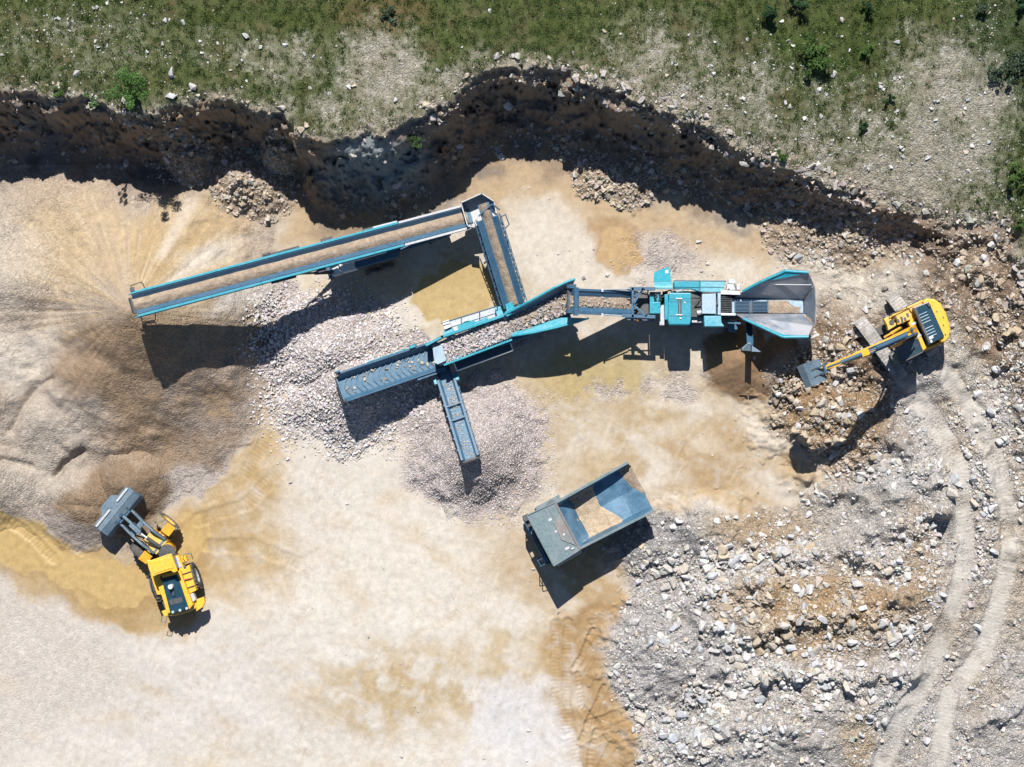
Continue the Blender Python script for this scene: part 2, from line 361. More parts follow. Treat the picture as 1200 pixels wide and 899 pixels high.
    mix((206, 176, 120), pd); damp = np.maximum(damp, pd * .9)
    mix((172, 142, 92), pol([(110,705),(150,700),(190,690),(150,735),(125,738)], 8) * .6)
    px_, py_ = ix + n2 * 14 + n3 * 3, iy + fbm(gx, gy, 26, 3, 181) * 16
    def elc(x, y, rx, ry, rot=0, f=.05):
        dx, dy = px_ - x, py_ - y; c_, s_ = math.cos(R(rot)), math.sin(R(rot)); return 1 - sstep(1 - f, 1 + f, np.hypot((dx * c_ + dy * s_) / rx, (-dx * s_ + dy * c_) / ry))
    for (x, y, rx, ry, rot, c_in, c_rim) in ((533,345,50,36,-15,(196,168,112),(214,200,178)), (722,288,24,27,0,(198,164,116),(176,146,108)), (738,300,14,12,0,(198,164,116),(176,146,108)), (690,212,16,9,20,(206,176,132),(190,160,120))):
        mix(c_rim, elc(x, y, rx * 1.14, ry * 1.14, rot, .12) * .7); e = elc(x, y, rx, ry, rot); mix(c_in, e); damp = np.maximum(damp, e)
    pw = 1 - sstep(-1.5, 1.5, poly_sd(px_, py_, [(-40,588),(10,596),(40,616),(85,650),(150,662),(185,650),(215,612),(236,600),(240,640),(205,700),(150,706),(100,700),(50,672),(-40,655)]))
    mix((176, 144, 92), (1 - sstep(-1, 7, poly_sd(px_, py_, [(-40,582),(40,606),(85,645),(240,600),(243,650),(205,708),(150,716),(100,708),(48,680),(-40,664)]))) * .6)
    mix((202, 170, 110), pw); damp = np.maximum(damp, pw)
    # --- stockpile
    st = pol([(-40,205),(90,205),(140,195),(230,210),(300,220),(322,260),(330,340),(322,440),(300,500),(255,560),(200,600),(170,645),(110,648),(60,620),(-40,580)], 5)
    sap = st > .02
    ax_, ay_ = 152, 364; an = np.arctan2(iy - ay_, ix - ax_); dd = np.hypot(ix - ax_, iy - ay_)
    streak = fbm(an * 6, dd * .004 + 3, .55, 4, 131)
    mix((184, 166, 148), st)
    mix((196, 172, 136), st * sstep(-.2, .35, streak) * (1 - sstep(70, 150, dd + n2 * 60)) * (iy < 400))
    mix((192, 164, 120), st * ell(215,290,75,55,.4,-25) * .9); mix((204, 178, 138), st * ell(80,285,60,60,.5) * .7)
    st2 = fbm(an * 22, dd * .010 + 7, 1.0, 3, 133); fan = st * (1 - sstep(120, 175, dd)) * sstep(8, 40, dd) * (iy < 392)
    mix((222, 208, 186), fan * sstep(.12, .45, st2) * .38); mix((184, 158, 122), fan * sstep(.12, .45, -st2) * .3)
    mix((222, 208, 190), st * np.exp(-((an + .62) / .09) ** 2) * sstep(15, 40, dd) * (1 - sstep(120, 165, dd)) * .8); mix((226, 214, 198), st * np.exp(-((an + 1.05) / .08) ** 2) * sstep(60, 80, dd) * (1 - sstep(140, 165, dd)) * .6)
    mix((226, 216, 202), st * ell(255,300,46,12,.6,-25) * .4); mix((214,206,198), st * ell(290,350,50,26,.5,-15) * .7)
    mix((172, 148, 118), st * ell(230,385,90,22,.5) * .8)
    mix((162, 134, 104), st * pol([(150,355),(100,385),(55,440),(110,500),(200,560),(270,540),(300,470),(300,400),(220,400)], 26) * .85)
    mix((170, 156, 145), st * ell(250,470,70,60,.5) * sstep(-.4,.3,n2) * .7)
    mix((212, 200, 184), st * ell(25,420,45,40,.5) * .85); mix((198, 184, 168), st * ell(60,495,60,34,.5) * .8)
    mix((214, 202, 184), st * ell(0,300,50,60,.6) * .5); mix((200, 188, 172), st * ell(40,560,50,30,.5) * .7)
    mix((190, 178, 168), st * pol([(190,560),(260,540),(300,505),(250,580),(205,625),(185,650)],8) * .9)
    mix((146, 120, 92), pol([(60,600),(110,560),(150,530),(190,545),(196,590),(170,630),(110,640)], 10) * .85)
    mix((180, 165, 155), pol([(30,590),(70,600),(130,640),(90,648),(40,612)], 6) * .8)
    grav = np.maximum(grav, st * (.62 + .4 * n2) * (1 - .6 * ell(190,290,120,70,.6)) * (1 - .5 * ell(60, 430, 70, 60, .5)))
    mix((188,158,112), ell(250,228,20,8,.3)*0)
    # bottom left gravel tint
    bl = pol([(-40,650),(0,670),(70,710),(130,745),(160,800),(60,860),(-40,900)], 24); mix((206, 194, 182), bl * .6); grav = np.maximum(grav, bl * .3)
    # --- stone / gravel piles
    cp = pol([(318,350),(345,335),(415,345),(470,380),(505,410),(500,465),(440,500),(380,520),(340,495),(312,420)], 4)
    mix((206, 192, 186), cp); grav = np.maximum(grav, cp)
    mp = ell(558,522,84,78,.16); mix((200, 186, 180), mp); mix((172, 154, 142), mp * ell(575,560,60,45,.5) * .5); grav = np.maximum(grav, mp)  # browner ellipse paints shade on the south flank of the round pile
    mix((188,174,166), ell(490,490,26,30,.3)); 
    # spoil
    sp = np.maximum(ell(866,425,48,44,.12), ell(918,436,44,44,.12)); mix((158, 128, 96), sp)
    # --- rubble country
    rm = rub_mask(gx, gy) * (s > 20)
    mix((194, 186, 178), rm); grav = np.maximum(grav, rm * 1.0)
    mix((202, 198, 194), rm * sstep(.0, .45, n1)); mix((182, 164, 140), rm * sstep(.0, .5, -n1) * .7); mix((176, 176, 178), rm * sstep(.1, .5, n2) * .6)
    mix((182, 150, 108), rm * (ell(965,715,125,50,.6) * .95)); mix((176, 146, 106), rm * ell(1075,650,30,50,.6) * .7) ; mix((168, 136, 98), rm * ell(965,480,85,75,.35) * .97)
    mix((150, 122, 92), rm * ell(985,400,60,45,.5) * .9)
    mix((212, 200, 182), rm * ell(1010,318,90,44,.5) * .85); mix((206, 196, 182), rm * ell(1130,400,50,40,.5) * .6); grav = grav * (1 - .5 * ell(1010,318,90,44,.5)); mix((196, 186, 170), rm * ell(1120,380,70,70,.6) * .6)
    mix((150, 124, 96), rm * pol([(1080,262),(1130,268),(1210,300),(1210,450),(1165,400),(1120,330),(1070,290)], 12) * .85)
    mix((178, 152, 118), rm * ell(900,620,60,30,.6) * .8); mix((190, 166, 130), rm * ell(1195,640,30,120,.7) * .5); mix((196,164,116), rm*ell(1010,860,14,50,.5)*.6)
    mix((186, 180, 176), rm * ell(790,765,90,70,.4) * .9); mix((168, 164, 162), rm * ell(770,640,60,30,.4) * .8)
    for k, (poly, hw, *_r2) in enumerate(TRACKS[:2]):
        d, _ = seg_dist(ix, iy, poly); e = (1 - sstep(hw * .5, hw * 1.5, d + n3 * 7 + n2 * 5)) * np.clip(.75 + n2 * 1.6, .15, 1)
        mix((212, 204, 192), e * .9); grav = grav * (1 - e * .85)
    # --- wall, its colour spread past the foot to paint the shaded floor darker
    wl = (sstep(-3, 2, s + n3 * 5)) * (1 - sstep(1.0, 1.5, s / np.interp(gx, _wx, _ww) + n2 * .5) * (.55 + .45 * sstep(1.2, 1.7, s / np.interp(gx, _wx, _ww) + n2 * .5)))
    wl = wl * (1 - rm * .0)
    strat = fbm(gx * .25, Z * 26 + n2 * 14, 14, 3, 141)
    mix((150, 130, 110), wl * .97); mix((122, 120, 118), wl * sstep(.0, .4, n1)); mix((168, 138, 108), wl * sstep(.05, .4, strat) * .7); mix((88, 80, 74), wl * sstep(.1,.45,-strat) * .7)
    mix((150, 160, 162), wl * ell(440,195,60,36,.5) * .9)  # blue-grey rock bulge, painted paler to look sunlit
    for cx, cy, h, r in TG:
        t = 1 - sstep(.75, 1.05, np.hypot(gx - cx, gy - cy) / r); mix((178, 156, 132), t * (s > 4) * .85); grav = np.maximum(grav, t * (s > 4) * .6)
    # --- meadow
    md = 1 - sstep(-6, 2, s)
    gr = np.clip(.72 + n1 * .7 + n2 * .5, 0, 1)
    bare = np.zeros(n)
    for e, a in ((ell(450,85,50,52,.5), 1.1), (ell(390,130,80,24,.6), .6), (ell(520,100,50,16,.6,-30), .8), (ell(770,90,60,60,.7), .7), (ell(840,120,80,60,.7), .65), (ell(1120,140,64,90,.4), 1.15),
                 (ell(1060,205,90,46,.4), 1.15), (ell(960,180,90,30,.6,20), .7), (ell(1080,90,40,50,.6), .7), (ell(1000,130,60,40,.6), .5), (ell(260,60,50,24,.6), .3), (ell(320,70,60,26,.6), .5), (ell(1165,130,12,60,.5,-25),.7), (ell(100,50,100,40,.7),.25)):
        bare = np.maximum(bare, e * a * .82)
    rim = np.exp(-np.clip(-s, 0, 300) / (7.0 + 12 * sstep(640, 760, gx) + 8 * np.exp(-((gx - 470) / 50) ** 2))) * (1 - .4 * sstep(0, .4, n2)); bare = np.maximum(bare, rim * .95)
    bare = np.clip(bare + (n2 * .9 + n3 * .45) * np.clip(bare * 3, 0, 1), 0, 1)
    soil = np.zeros(n)
    mix((90, 98, 54), md); mix((76, 86, 36), md * sstep(-.1, .4, n2) * .9); mix((104, 92, 66), md * sstep(0, .45, -n2) * .7); mix((74, 86, 38), md * sstep(.1, .5, n1) * .8)
    mix((120, 96, 64), md * ell(450,12,60,22,.6) * .6)
    mix((82, 92, 66), md * ell(1185,80,60,80,.6) * .8); mix((84, 96, 52), md * ell(1180,210,45,60,.5) * .7); mix((78, 94, 42), md * ell(960,60,60,50,.6) * .6)
    mix((176, 168, 150), md * bare * .92); mix((204, 200, 190), md * bare * sstep(.2, .5, n3 + n2 * .5) * .45); mix((190, 172, 154), md * rim * brk)
    grass = md * np.clip(1 - bare * 1.15, 0, 1) * np.clip(.85 + n2 * .6, .15, 1)
    grav = np.maximum(grav * (1 - md), md * bare * .9)
    # slight random spread of tone
    v = 1 + n3 * .14 + fbm(gx, gy, 3.2, 2, 151) * .10
    col = col * np.clip(v, .6, 1.4)[:, None] * ALB
    lum = col @ np.array([.3, .6, .1]); ds = .05 * (1 - md); col = col * (1 - ds[:, None]) + lum[:, None] * np.array([1.04, 1.0, .94]) * ds[:, None]
    return np.clip(col, 0.005, .85), np.clip(grav, 0, 1), np.clip(grass, 0, 1), np.clip(damp, 0, 1)

# ------------------------------------------------------------------ object plumbing
def tag(o, label=None, cat=None, group=None, kind=None):
    if label: o['label'] = label
    if cat: o['category'] = cat
    if group: o['group'] = group
    if kind: o['kind'] = kind
    return o
def mesh_from(name, verts, faces_flat, loop_tot, mat, smooth=False, attrs=None, origin=None):
    verts = np.asarray(verts, np.float32)
    if origin is not None: verts = verts - np.asarray(origin, np.float32)
    me = bpy.data.meshes.new(name); nv = len(verts); me.vertices.add(nv); me.vertices.foreach_set('co', verts.ravel())
    nl = len(faces_flat); me.loops.add(nl); me.loops.foreach_set('vertex_index', np.asarray(faces_flat, np.int32))
    nf = len(loop_tot); me.polygons.add(nf)
    lt = np.asarray(loop_tot, np.int32); ls = np.concatenate([[0], np.cumsum(lt)[:-1]]).astype(np.int32)
    me.polygons.foreach_set('loop_start', ls)
    try: me.polygons.foreach_set('loop_total', lt)
    except Exception: pass
    me.polygons.foreach_set('use_smooth', np.full(nf, smooth))
    me.update(calc_edges=True); me.validate()
    for k, (typ, arr) in (attrs or {}).items():
        if typ == 'c':
            a = me.color_attributes.new(k, 'FLOAT_COLOR', 'POINT'); b = np.ones((nv, 4), np.float32); b[:, :3] = arr; a.data.foreach_set('color', b.ravel())
    if mat: me.materials.append(mat)
    o = bpy.data.objects.new(name, me); COL.objects.link(o)
    if origin is not None: o.location = origin
    return o

# ------------------------------------------------------------------ materials
def new_mat(name):
    m = bpy.data.materials.new(name); m.use_nodes = True
    return m, m.node_tree, m.node_tree.nodes['Principled BSDF']
def N(t, typ, **kw):
    n = t.nodes.new(typ)
    for k, v in kw.items():
        if k.startswith('i_'): n.inputs[k[2:].replace('_', ' ')].default_value = v
        else: setattr(n, k, v)
    return n
def mth(t, op, a, b=None, c=None):
    n = t.nodes.new('ShaderNodeMath'); n.operation = op
    for i, v in enumerate((a, b, c)):
        if v is None: continue
        if isinstance(v, (int, float)): n.inputs[i].default_value = v
        else: t.links.new(v, n.inputs[i])
    return n.outputs[0]
def mixc(t, f, a, b, bt='MIX'):
    n = t.nodes.new('ShaderNodeMix'); n.data_type = 'RGBA'; n.blend_type = bt
    for i, v in ((0, f), (6, a), (7, b)):
        if isinstance(v, (int, float)): n.inputs[i].default_value = v
        elif isinstance(v, (tuple, list)): n.inputs[i].default_value = (*v, 1)
        else: t.links.new(v, n.inputs[i])
    return n.outputs[2]
def ramp(t, fac, stops):
    n = t.nodes.new('ShaderNodeValToRGB'); t.links.new(fac, n.inputs[0])
    e = n.color_ramp.elements
    while len(e) > 1: e.remove(e[0])
    e[0].position = stops[0][0]; e[0].color = (*[stops[0][1]] * 3, 1) if isinstance(stops[0][1], (int, float)) else (*stops[0][1], 1)
    for p, c in stops[1:]:
        q = e.new(p); q.color = (*[c] * 3, 1) if isinstance(c, (int, float)) else (*c, 1)
    return n.outputs[0]
def ground_mat():
    m, t, b = new_mat('quarry_ground'); L = t.links.new
    geo = N(t, 'ShaderNodeNewGeometry').outputs['Position']
    ca = N(t, 'ShaderNodeVertexColor', layer_name='Col').outputs[0]
    ms = N(t, 'ShaderNodeVertexColor', layer_name='Msk').outputs[0]
    sep = N(t, 'ShaderNodeSeparateColor'); L(ms, sep.inputs[0]); gv, gs, dp = sep.outputs
    def vor(sc, out='Color'):
        v = N(t, 'ShaderNodeTexVoronoi', i_Scale=sc); L(geo, v.inputs['Vector']); return v
    def noi(sc, d=4):
        v = N(t, 'ShaderNodeTexNoise', i_Scale=sc, i_Detail=d, i_Roughness=.6); L(geo, v.inputs['Vector']); return v.outputs[0]
    v1, v2, v3 = vor(8.5), vor(17), vor(4.2)
    def val(v, lo, hi):
        s_ = N(t, 'ShaderNodeSeparateColor'); L(v.outputs['Color'], s_.inputs[0])
        return ramp(t, s_.outputs[0], [(0, lo), (.6, 1.0), (1, hi)])
    g1 = mixc(t, .5, val(v1, .5, 1.55), val(v2, .55, 1.5))
    col = mixc(t, gv, ca, mixc(t, 1.0, ca, g1, 'MULTIPLY'))
    fine = ramp(t, noi(22), [(.25, .84), (.5, 1), (.78, 1.14)])
    col = mixc(t, 1.0, col, fine, 'MULTIPLY')
    mid = ramp(t, noi(2.2, 6), [(.3, .90), (.5, 1), (.75, 1.08)])
    col = mixc(t, 1.0, col, mid, 'MULTIPLY')
    # pale pebbles strewn on smooth dirt
    pb = ramp(t, v3.outputs['Distance'], [(.10, 1), (.16, 0)])
    s3 = N(t, 'ShaderNodeSeparateColor'); L(v3.outputs['Color'], s3.inputs[0])
    pb = mth(t, 'MULTIPLY', pb, mth(t, 'GREATER_THAN', s3.outputs[1], .86))
    pb = mth(t, 'MULTIPLY', pb, mth(t, 'SUBTRACT', 1.0, dp))
    col = mixc(t, mth(t, 'MULTIPLY', pb, .5), col, (.42, .39, .36))
    L(col, b.inputs['Base Color'])
    L(ramp(t, dp, [(0, .95), (.8, .6), (1, .5)]), b.inputs['Roughness'])
    b.inputs['Specular IOR Level'].default_value = .25
    hg = mth(t, 'MULTIPLY', mth(t, 'ADD', mth(t, 'MULTIPLY', v1.outputs['Distance'], -.55), mth(t, 'MULTIPLY', v2.outputs['Distance'], -.3)), gv)
    hn = mth(t, 'ADD', mth(t, 'MULTIPLY', noi(9, 5), .22), mth(t, 'MULTIPLY', noi(30, 3), .10))
    hn = mth(t, 'MULTIPLY', mth(t, 'MULTIPLY', hn, mth(t, 'SUBTRACT', 1.0, mth(t, 'MULTIPLY', dp, .8))), .55)
    bp = N(t, 'ShaderNodeBump', i_Strength=1.0, i_Distance=.14); L(mth(t, 'ADD', hg, hn), bp.inputs['Height']); L(bp.outputs[0], b.inputs['Normal'])
    return m
def stone_mat(name, rnd=False, tanv=False):
    m, t, b = new_mat(name); L = t.links.new
    geo = N(t, 'ShaderNodeNewGeometry').outputs['Position']
    if rnd:
        oi = N(t, 'ShaderNodeObjectInfo').outputs['Random']
        ca = ramp(t, oi, [(0, (.40, .32, .22)), (.4, (.34, .27, .19)), (.8, (.42, .35, .26)), (1, (.38, .33, .28))]) if tanv else ramp(t, oi, [(0, (.40, .37, .33)), (.3, (.45, .44, .43)), (.55, (.36, .365, .375)), (.75, (.40, .34, .27)), (1, (.49, .485, .475))])
    else: ca = N(t, 'ShaderNodeVertexColor', layer_name='Col').outputs[0]
    n1 = N(t, 'ShaderNodeTexNoise', i_Scale=7, i_Detail=6, i_Roughness=.65); L(geo, n1.inputs['Vector'])
    col = mixc(t, 1.0, ca, ramp(t, n1.outputs[0], [(.28, .72), (.5, 1), (.72, 1.18)]), 'MULTIPLY')
    L(col, b.inputs['Base Color']); b.inputs['Roughness'].default_value = .92; b.inputs['Specular IOR Level'].default_value = .2
    bp = N(t, 'ShaderNodeBump', i_Strength=.9, i_Distance=.05); L(n1.outputs[0], bp.inputs['Height']); L(bp.outputs[0], b.inputs['Normal'])
    return m
def leaf_mat(name):
    m, t, b = new_mat(name); L = t.links.new
    ca = N(t, 'ShaderNodeVertexColor', layer_name='Col').outputs[0]
    L(ca, b.inputs['Base Color']); b.inputs['Roughness'].default_value = .75; b.inputs['Specular IOR Level'].default_value = .15
    tr = N(t, 'ShaderNodeBsdfTranslucent'); L(ca, tr.inputs[0]); mx = N(t, 'ShaderNodeMixShader'); mx.inputs[0].default_value = .25
    L(b.outputs[0], mx.inputs[1]); L(tr.outputs[0], mx.inputs[2]); L(mx.outputs[0], t.nodes['Material Output'].inputs[0])
    return m
GROUND = ground_mat(); STONE = stone_mat('stone_scatter'); ROCK = stone_mat('limestone_rock', True); LEAF = leaf_mat('leaves')

# ------------------------------------------------------------------ ground sheet
def axis(lo, hi, step, far=2500):
    a = np.arange(lo, hi + step * .5, step); out = [a]
    g = []; x = hi; st = step
    while x < far: st *= 1.16; x += st; g.append(x)
    gl = []; x = lo; st = step
    while x > -far: st *= 1.16; x -= st; gl.append(x)
    return np.concatenate([gl[::-1], a, g])
STEP = 0.08
def grid_obj(name, xs, ys, hfun, keep=None, origin=None):
    X, Y = np.meshgrid(xs, ys); nx, ny = len(xs), len(ys); X = X.ravel(); Y = Y.ravel()
    gx, gy = 600 + 18 * X, 450 - 18 * Y
    Z = hfun(gx, gy); s = cliff_s(gx, gy)
    i = np.arange((nx - 1) * (ny - 1)); r = i // (nx - 1); c = i % (nx - 1); a = r * nx + c
    F = np.stack([a, a + 1, a + nx + 1, a + nx], 1)
    if keep is not None:
        kv = keep(gx, gy, Z); F = F[kv[F].any(1)]
        used = np.zeros(len(X), bool); used[F.ravel()] = True; mp = np.cumsum(used) - 1
        X, Y, Z, s = X[used], Y[used], Z[used], s[used]; F = mp[F]
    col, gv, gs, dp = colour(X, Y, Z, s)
    return mesh_from(name, np.stack([X, Y, Z], 1), F.ravel(), np.full(len(F), 4), GROUND, True, {'Col': ('c', col), 'Msk': ('c', np.stack([gv, gs, dp], 1))}, origin)
go = grid_obj('ground', axis(-36, 36, STEP), axis(-27, 29, STEP), base_h)
tag(go, kind='structure')
for nm, fn, bb, lab, cat in PILES:
    xs = np.arange((bb[0] - 600) / 18, (bb[1] - 600) / 18, .08); ys = np.arange((450 - bb[3]) / 18, (450 - bb[2]) / 18, .08)
    xs = xs[xs > -45]; org = ((max(bb[0], -180) + bb[1]) / 2 / 18 - 600 / 18, (450 - (bb[2] + bb[3]) / 2) / 18, 0.0)
    BH = {}
    def hf(gx, gy, fn=fn):
        b_ = base_h(gx, gy); BH['b'] = b_; return fn(gx, gy) + np.clip(b_, -1, 1.6)
    o = grid_obj(nm, xs, ys, hf, keep=lambda gx, gy, Z: Z > BH['b'] - .05, origin=org)
    tag(o, lab, cat)
# ------------------------------------------------------------------ stones
def rock_variant(n, seed, sub=False):
    rg = np.random.default_rng(seed); bm = bmesh.new()
    sc = np.array([1, rg.uniform(.6, .95), rg.uniform(.45, .75)])
    for _ in range(n):
        v = rg.normal(size=3); v /= np.linalg.norm(v); v = np.sign(v) * np.abs(v) ** .75; v /= max(np.linalg.norm(v), .8)
        bm.verts.new(v * sc * rg.uniform(.86, 1.04))
    bmesh.ops.convex_hull(bm, input=bm.verts[:])
    for v in [v for v in bm.verts if not v.link_faces]: bm.verts.remove(v)
    if sub:
        bmesh.ops.bevel(bm, geom=bm.edges[:], offset=.07, segments=1, affect='EDGES'); 
    bmesh.ops.triangulate(bm, faces=bm.faces[:]); bm.verts.index_update()
    V = np.array([v.co[:] for v in bm.verts]); F = np.array([[v.index for v in f.verts] for f in bm.faces]); bm.free()
    return V, F
BIGV = [rock_variant(12, 100 + i) for i in range(10)]
SMLV = [rock_variant(9, 200 + i) for i in range(10)]
def rand_rot(n, rg, tilt=.6):
    a = rg.uniform(0, 2 * math.pi, n); b = rg.normal(0, tilt, n); c = rg.normal(0, tilt, n)
    ca, sa, cb, sb, cc, sc_ = np.cos(a), np.sin(a), np.cos(b), np.sin(b), np.cos(c), np.sin(c); z = np.zeros(n); o = np.ones(n)
    A = np.stack([ca, -sa, z, sa, ca, z, z, z, o], 1).reshape(n, 3, 3)
    B = np.stack([o, z, z, z, cb, -sb, z, sb, cb], 1).reshape(n, 3, 3)
    C_ = np.stack([cc, z, sc_, z, o, z, -sc_, z, cc], 1).reshape(n, 3, 3)
    return A @ B @ C_
def joined(name, P, r, cols, variants, mat, origin=None, tilt=.6, seed=0):
    rg = np.random.default_rng(seed + 5); n = len(P); Rm = rand_rot(n, rg, tilt); vi = rg.integers(0, len(variants), n)
    VV, FF, CC = [], [], []; off = 0
    for k, (V, F) in enumerate(variants):
        id_ = np.nonzero(vi == k)[0]
        if not len(id_): continue
        pts = np.einsum('nij,vj->nvi', Rm[id_], V) * r[id_][:, None, None] + P[id_][:, None, :]
        f = F[None] + (np.arange(len(id_)) * len(V))[:, None, None] + off
        VV.append(pts.reshape(-1, 3)); FF.append(f.reshape(-1, 3)); CC.append(np.repeat(cols[id_], len(V), 0)); off += len(id_) * len(V)
    V = np.concatenate(VV); F = np.concatenate(FF)
    return mesh_from(name, V, F.ravel(), np.full(len(F), 3), mat, False, {'Col': ('c', np.concatenate(CC))}, origin)
def stone_cols(n, rg, base, var=.14, tanfrac=.2, tan=(.42, .33, .22)):
    c = np.array(base)[None] * (1 + rg.normal(0, var, (n, 1))) + rg.normal(0, .012, (n, 3))
    k = rg.random(n) < tanfrac; c[k] = c[k] * .4 + np.array(tan) * .6
    return np.clip(c, .05, .75)
def ground_pts(ix, iy, h=0.):
    """image px -> plan px on the ground (two refinement steps)"""
    gx = np.empty(len(ix)); gy = np.empty(len(ix)); z = np.full(len(ix), float(h)) if np.isscalar(h) else h
    for it in range(3):
        dx = _f[0] + _r[0] * (ix - 600) / FPX + _u[0] * (449.5 - iy) / FPX
        dy = _f[1] + _r[1] * (ix - 600) / FPX + _u[1] * (449.5 - iy) / FPX
        dz = _f[2] + _r[2] * (ix - 600) / FPX + _u[2] * (449.5 - iy) / FPX
        t = (z - CAM[2]) / dz; gx = 600 + 18 * (CAM[0] + dx * t); gy = 450 - 18 * (CAM[1] + dy * t)
        z = total_h(gx, gy)
    return gx, gy, z
def to_world(gx, gy, z): return np.stack([(gx - 600) / 18, (450 - gy) / 18, z], 1)
def plaw(n, rg, lo, hi, ex): return np.clip(lo * rg.random(n) ** (-1 / ex), lo, hi)
ROCKS = []        # (P, r, col, label, group) candidates for single rocks
STUFF = {}
# rubble country
rg = np.random.default_rng(3)
n = 92000
ix = rg.uniform(690, 1215, n); iy = rg.uniform(258, 910, n)
gx0, gy0 = 600 + (ix - 600) * 1.0, iy
rm = rub_mask(gx0, gy0)
cl = np.zeros(n)
for x, y, rx, ry, a in [(850,665,80,38,1.3),(800,690,60,25,1.2),(960,680,90,40,1.2),(1080,610,40,70,1.0),(960,490,66,66,1.5),(990,420,45,45,.7),(800,860,80,50,1.5),(900,790,90,60,1.0),(1000,800,100,60,.9),
                        (770,745,40,25,.8),(1040,720,60,40,1.1),(1150,460,60,60,1.0),(1180,560,40,60,.8),(1150,640,30,50,.9),(1120,850,60,60,.6),(930,300,60,20,.7),(1030,300,60,22,.5),(1140,300,50,50,.9),(1180,360,30,60,.9),(1000,560,60,30,.5),(950,640,60,20,.6),(730,790,14,60,.8),(880,740,70,40,1.0),(1130,540,40,60,.5),(840,290,40,14,.5),(900,560,20,12,.3)]:
    cl = cl + a * np.exp(-((ix - x) / rx) ** 2 - ((iy - y) / ry) ** 2)
cn = fbm(ix, iy, 40, 3, 501)
tkm = np.ones(n)
for poly, hw, *_q in TRACKS[:2]:
    d, _ = seg_dist(ix, iy, poly); tkm *= sstep(hw * .7, hw * 1.4, d) * .97 + .03
calm = 1 - .8 * np.exp(-((ix - 790) / 40) ** 2 - ((iy - 620) / 18) ** 2) - .9 * np.exp(-((ix - 1030) / 80) ** 2 - ((iy - 320) / 36) ** 2) - .7 * np.exp(-((ix - 1110) / 40) ** 2 - ((iy - 450) / 40) ** 2)- .6 * np.exp(-((ix - 775) / 40) ** 2 - ((iy - 790) / 26) ** 2)
p = rm * (.20 + .62 * cl) * np.clip(.75 + cn * 1.8, .05, 1.6) * tkm * np.clip(calm, .05, 1)
k = rg.random(n) < p; ix, iy, cl = ix[k], iy[k], cl[k]; n = len(ix)
r = plaw(n, rg, .05, .42, 2.25) * np.clip(.7 + .35 * cl, .6, 1.25)
gx, gy, z = ground_pts(ix, iy, .8)
s_ = cliff_s(gx, gy); k = s_ > 12; gx, gy, z, r, ix, iy = gx[k], gy[k], z[k], r[k], ix[k], iy[k]; n = len(r)
P = to_world(gx, gy, z + r * .16)
c = stone_cols(n, rg, (.43, .41, .39), .16, .15)
tn = ((ix - 965) ** 2 / 80 ** 2 + (iy - 480) ** 2 / 75 ** 2 < 1) | (((ix - 950) / 120) ** 2 + ((iy - 715) / 40) ** 2 < 1) | ((ix > 1085) & (iy < 400))
m_ = tn & (rg.random(n) < .88); c[m_] = c[m_] * .3 + np.array((.33, .255, .175)) * .7 * rg.uniform(.8, 1.15, (m_.sum(), 1))
wh = rg.random(n) < .10; c[wh] *= 1.28
RB = dict(P=P, r=r, c=c, ix=ix, iy=iy)
# meadow stones
n = 38000; ix = rg.uniform(-15, 1215, n); iy = rg.uniform(-15, 280, n)
den = np.full(n, .035)
for x, y, rx, ry, a in [(110,50,90,42,.7),(60,20,80,30,.3),(250,70,60,30,.3),(440,90,40,40,.4),(800,110,80,50,.6),(860,140,60,40,.8),(1120,150,70,80,.9),(1040,200,90,40,.9),(960,170,70,30,.7),(900,80,50,50,.4),(1000,110,60,40,.5),(1180,250,30,30,.5),(700,70,30,50,.2),(1150,20,60,30,.4)]:
    den = den + a * np.exp(-((ix - x) / rx) ** 2 - ((iy - y) / ry) ** 2)
p = den * np.clip(.7 + fbm(ix, iy, 26, 3, 511) * 2, .05, 1.5)
k = rg.random(n) < p; ix, iy = ix[k], iy[k]; gx, gy, z = ground_pts(ix, iy, HP)
k = cliff_s(gx, gy) < -3; gx, gy, z, ix, iy = gx[k], gy[k], z[k], ix[k], iy[k]; n = len(z)
r = plaw(n, rg, .03, .2, 2.5); P = to_world(gx, gy, z + r * .2)
c = stone_cols(n, rg, (.40, .39, .37), .18, .10)
STUFF['meadow'] = (P, r, c)
# rim, wall and foot debris
n = 11000; gx = rg.uniform(-60, 1240, n); off = rg.normal(0, 1, n)
ey = np.interp(gx, EX, EY); w_ = np.interp(gx, _wx, _ww)
gy = ey + np.where(rg.random(n) < .5, rg.uniform(-16, 20, n), w_ * rg.uniform(.5, 1.18, n))
k = rg.random(n) < np.clip(.25 + 1.2 * fbm(gx, gy, 50, 3, 521) + .5 * (gx > 640), 0, 1); gx, gy = gx[k], gy[k]; n = len(gx)
r = plaw(n, rg, .06, .38, 2.3); z = total_h(gx, gy); P = to_world(gx, gy, z + r * .1)
c = stone_cols(n, rg, (.36, .33, .30), .18, .25)
STUFF['wall'] = (P, r, c)
# talus stones
for cx, cy, h, rr in TG:
    n = 420; a = rg.uniform(0, 6.28, n); d = rr * np.sqrt(rg.random(n)) * 1.02; gx = cx + np.cos(a) * d; gy = cy + np.sin(a) * d
    k = cliff_s(gx, gy) > 6; gx, gy = gx[k], gy[k]; n = len(gx); r = plaw(n, rg, .07, .3, 2.6); z = total_h(gx, gy)
    P0, r0, c0 = STUFF['wall']; STUFF['wall'] = (np.concatenate([P0, to_world(gx, gy, z + r * .15)]), np.concatenate([r0, r]), np.concatenate([c0, stone_cols(n, rg, (.38, .33, .28), .14, .3)]))
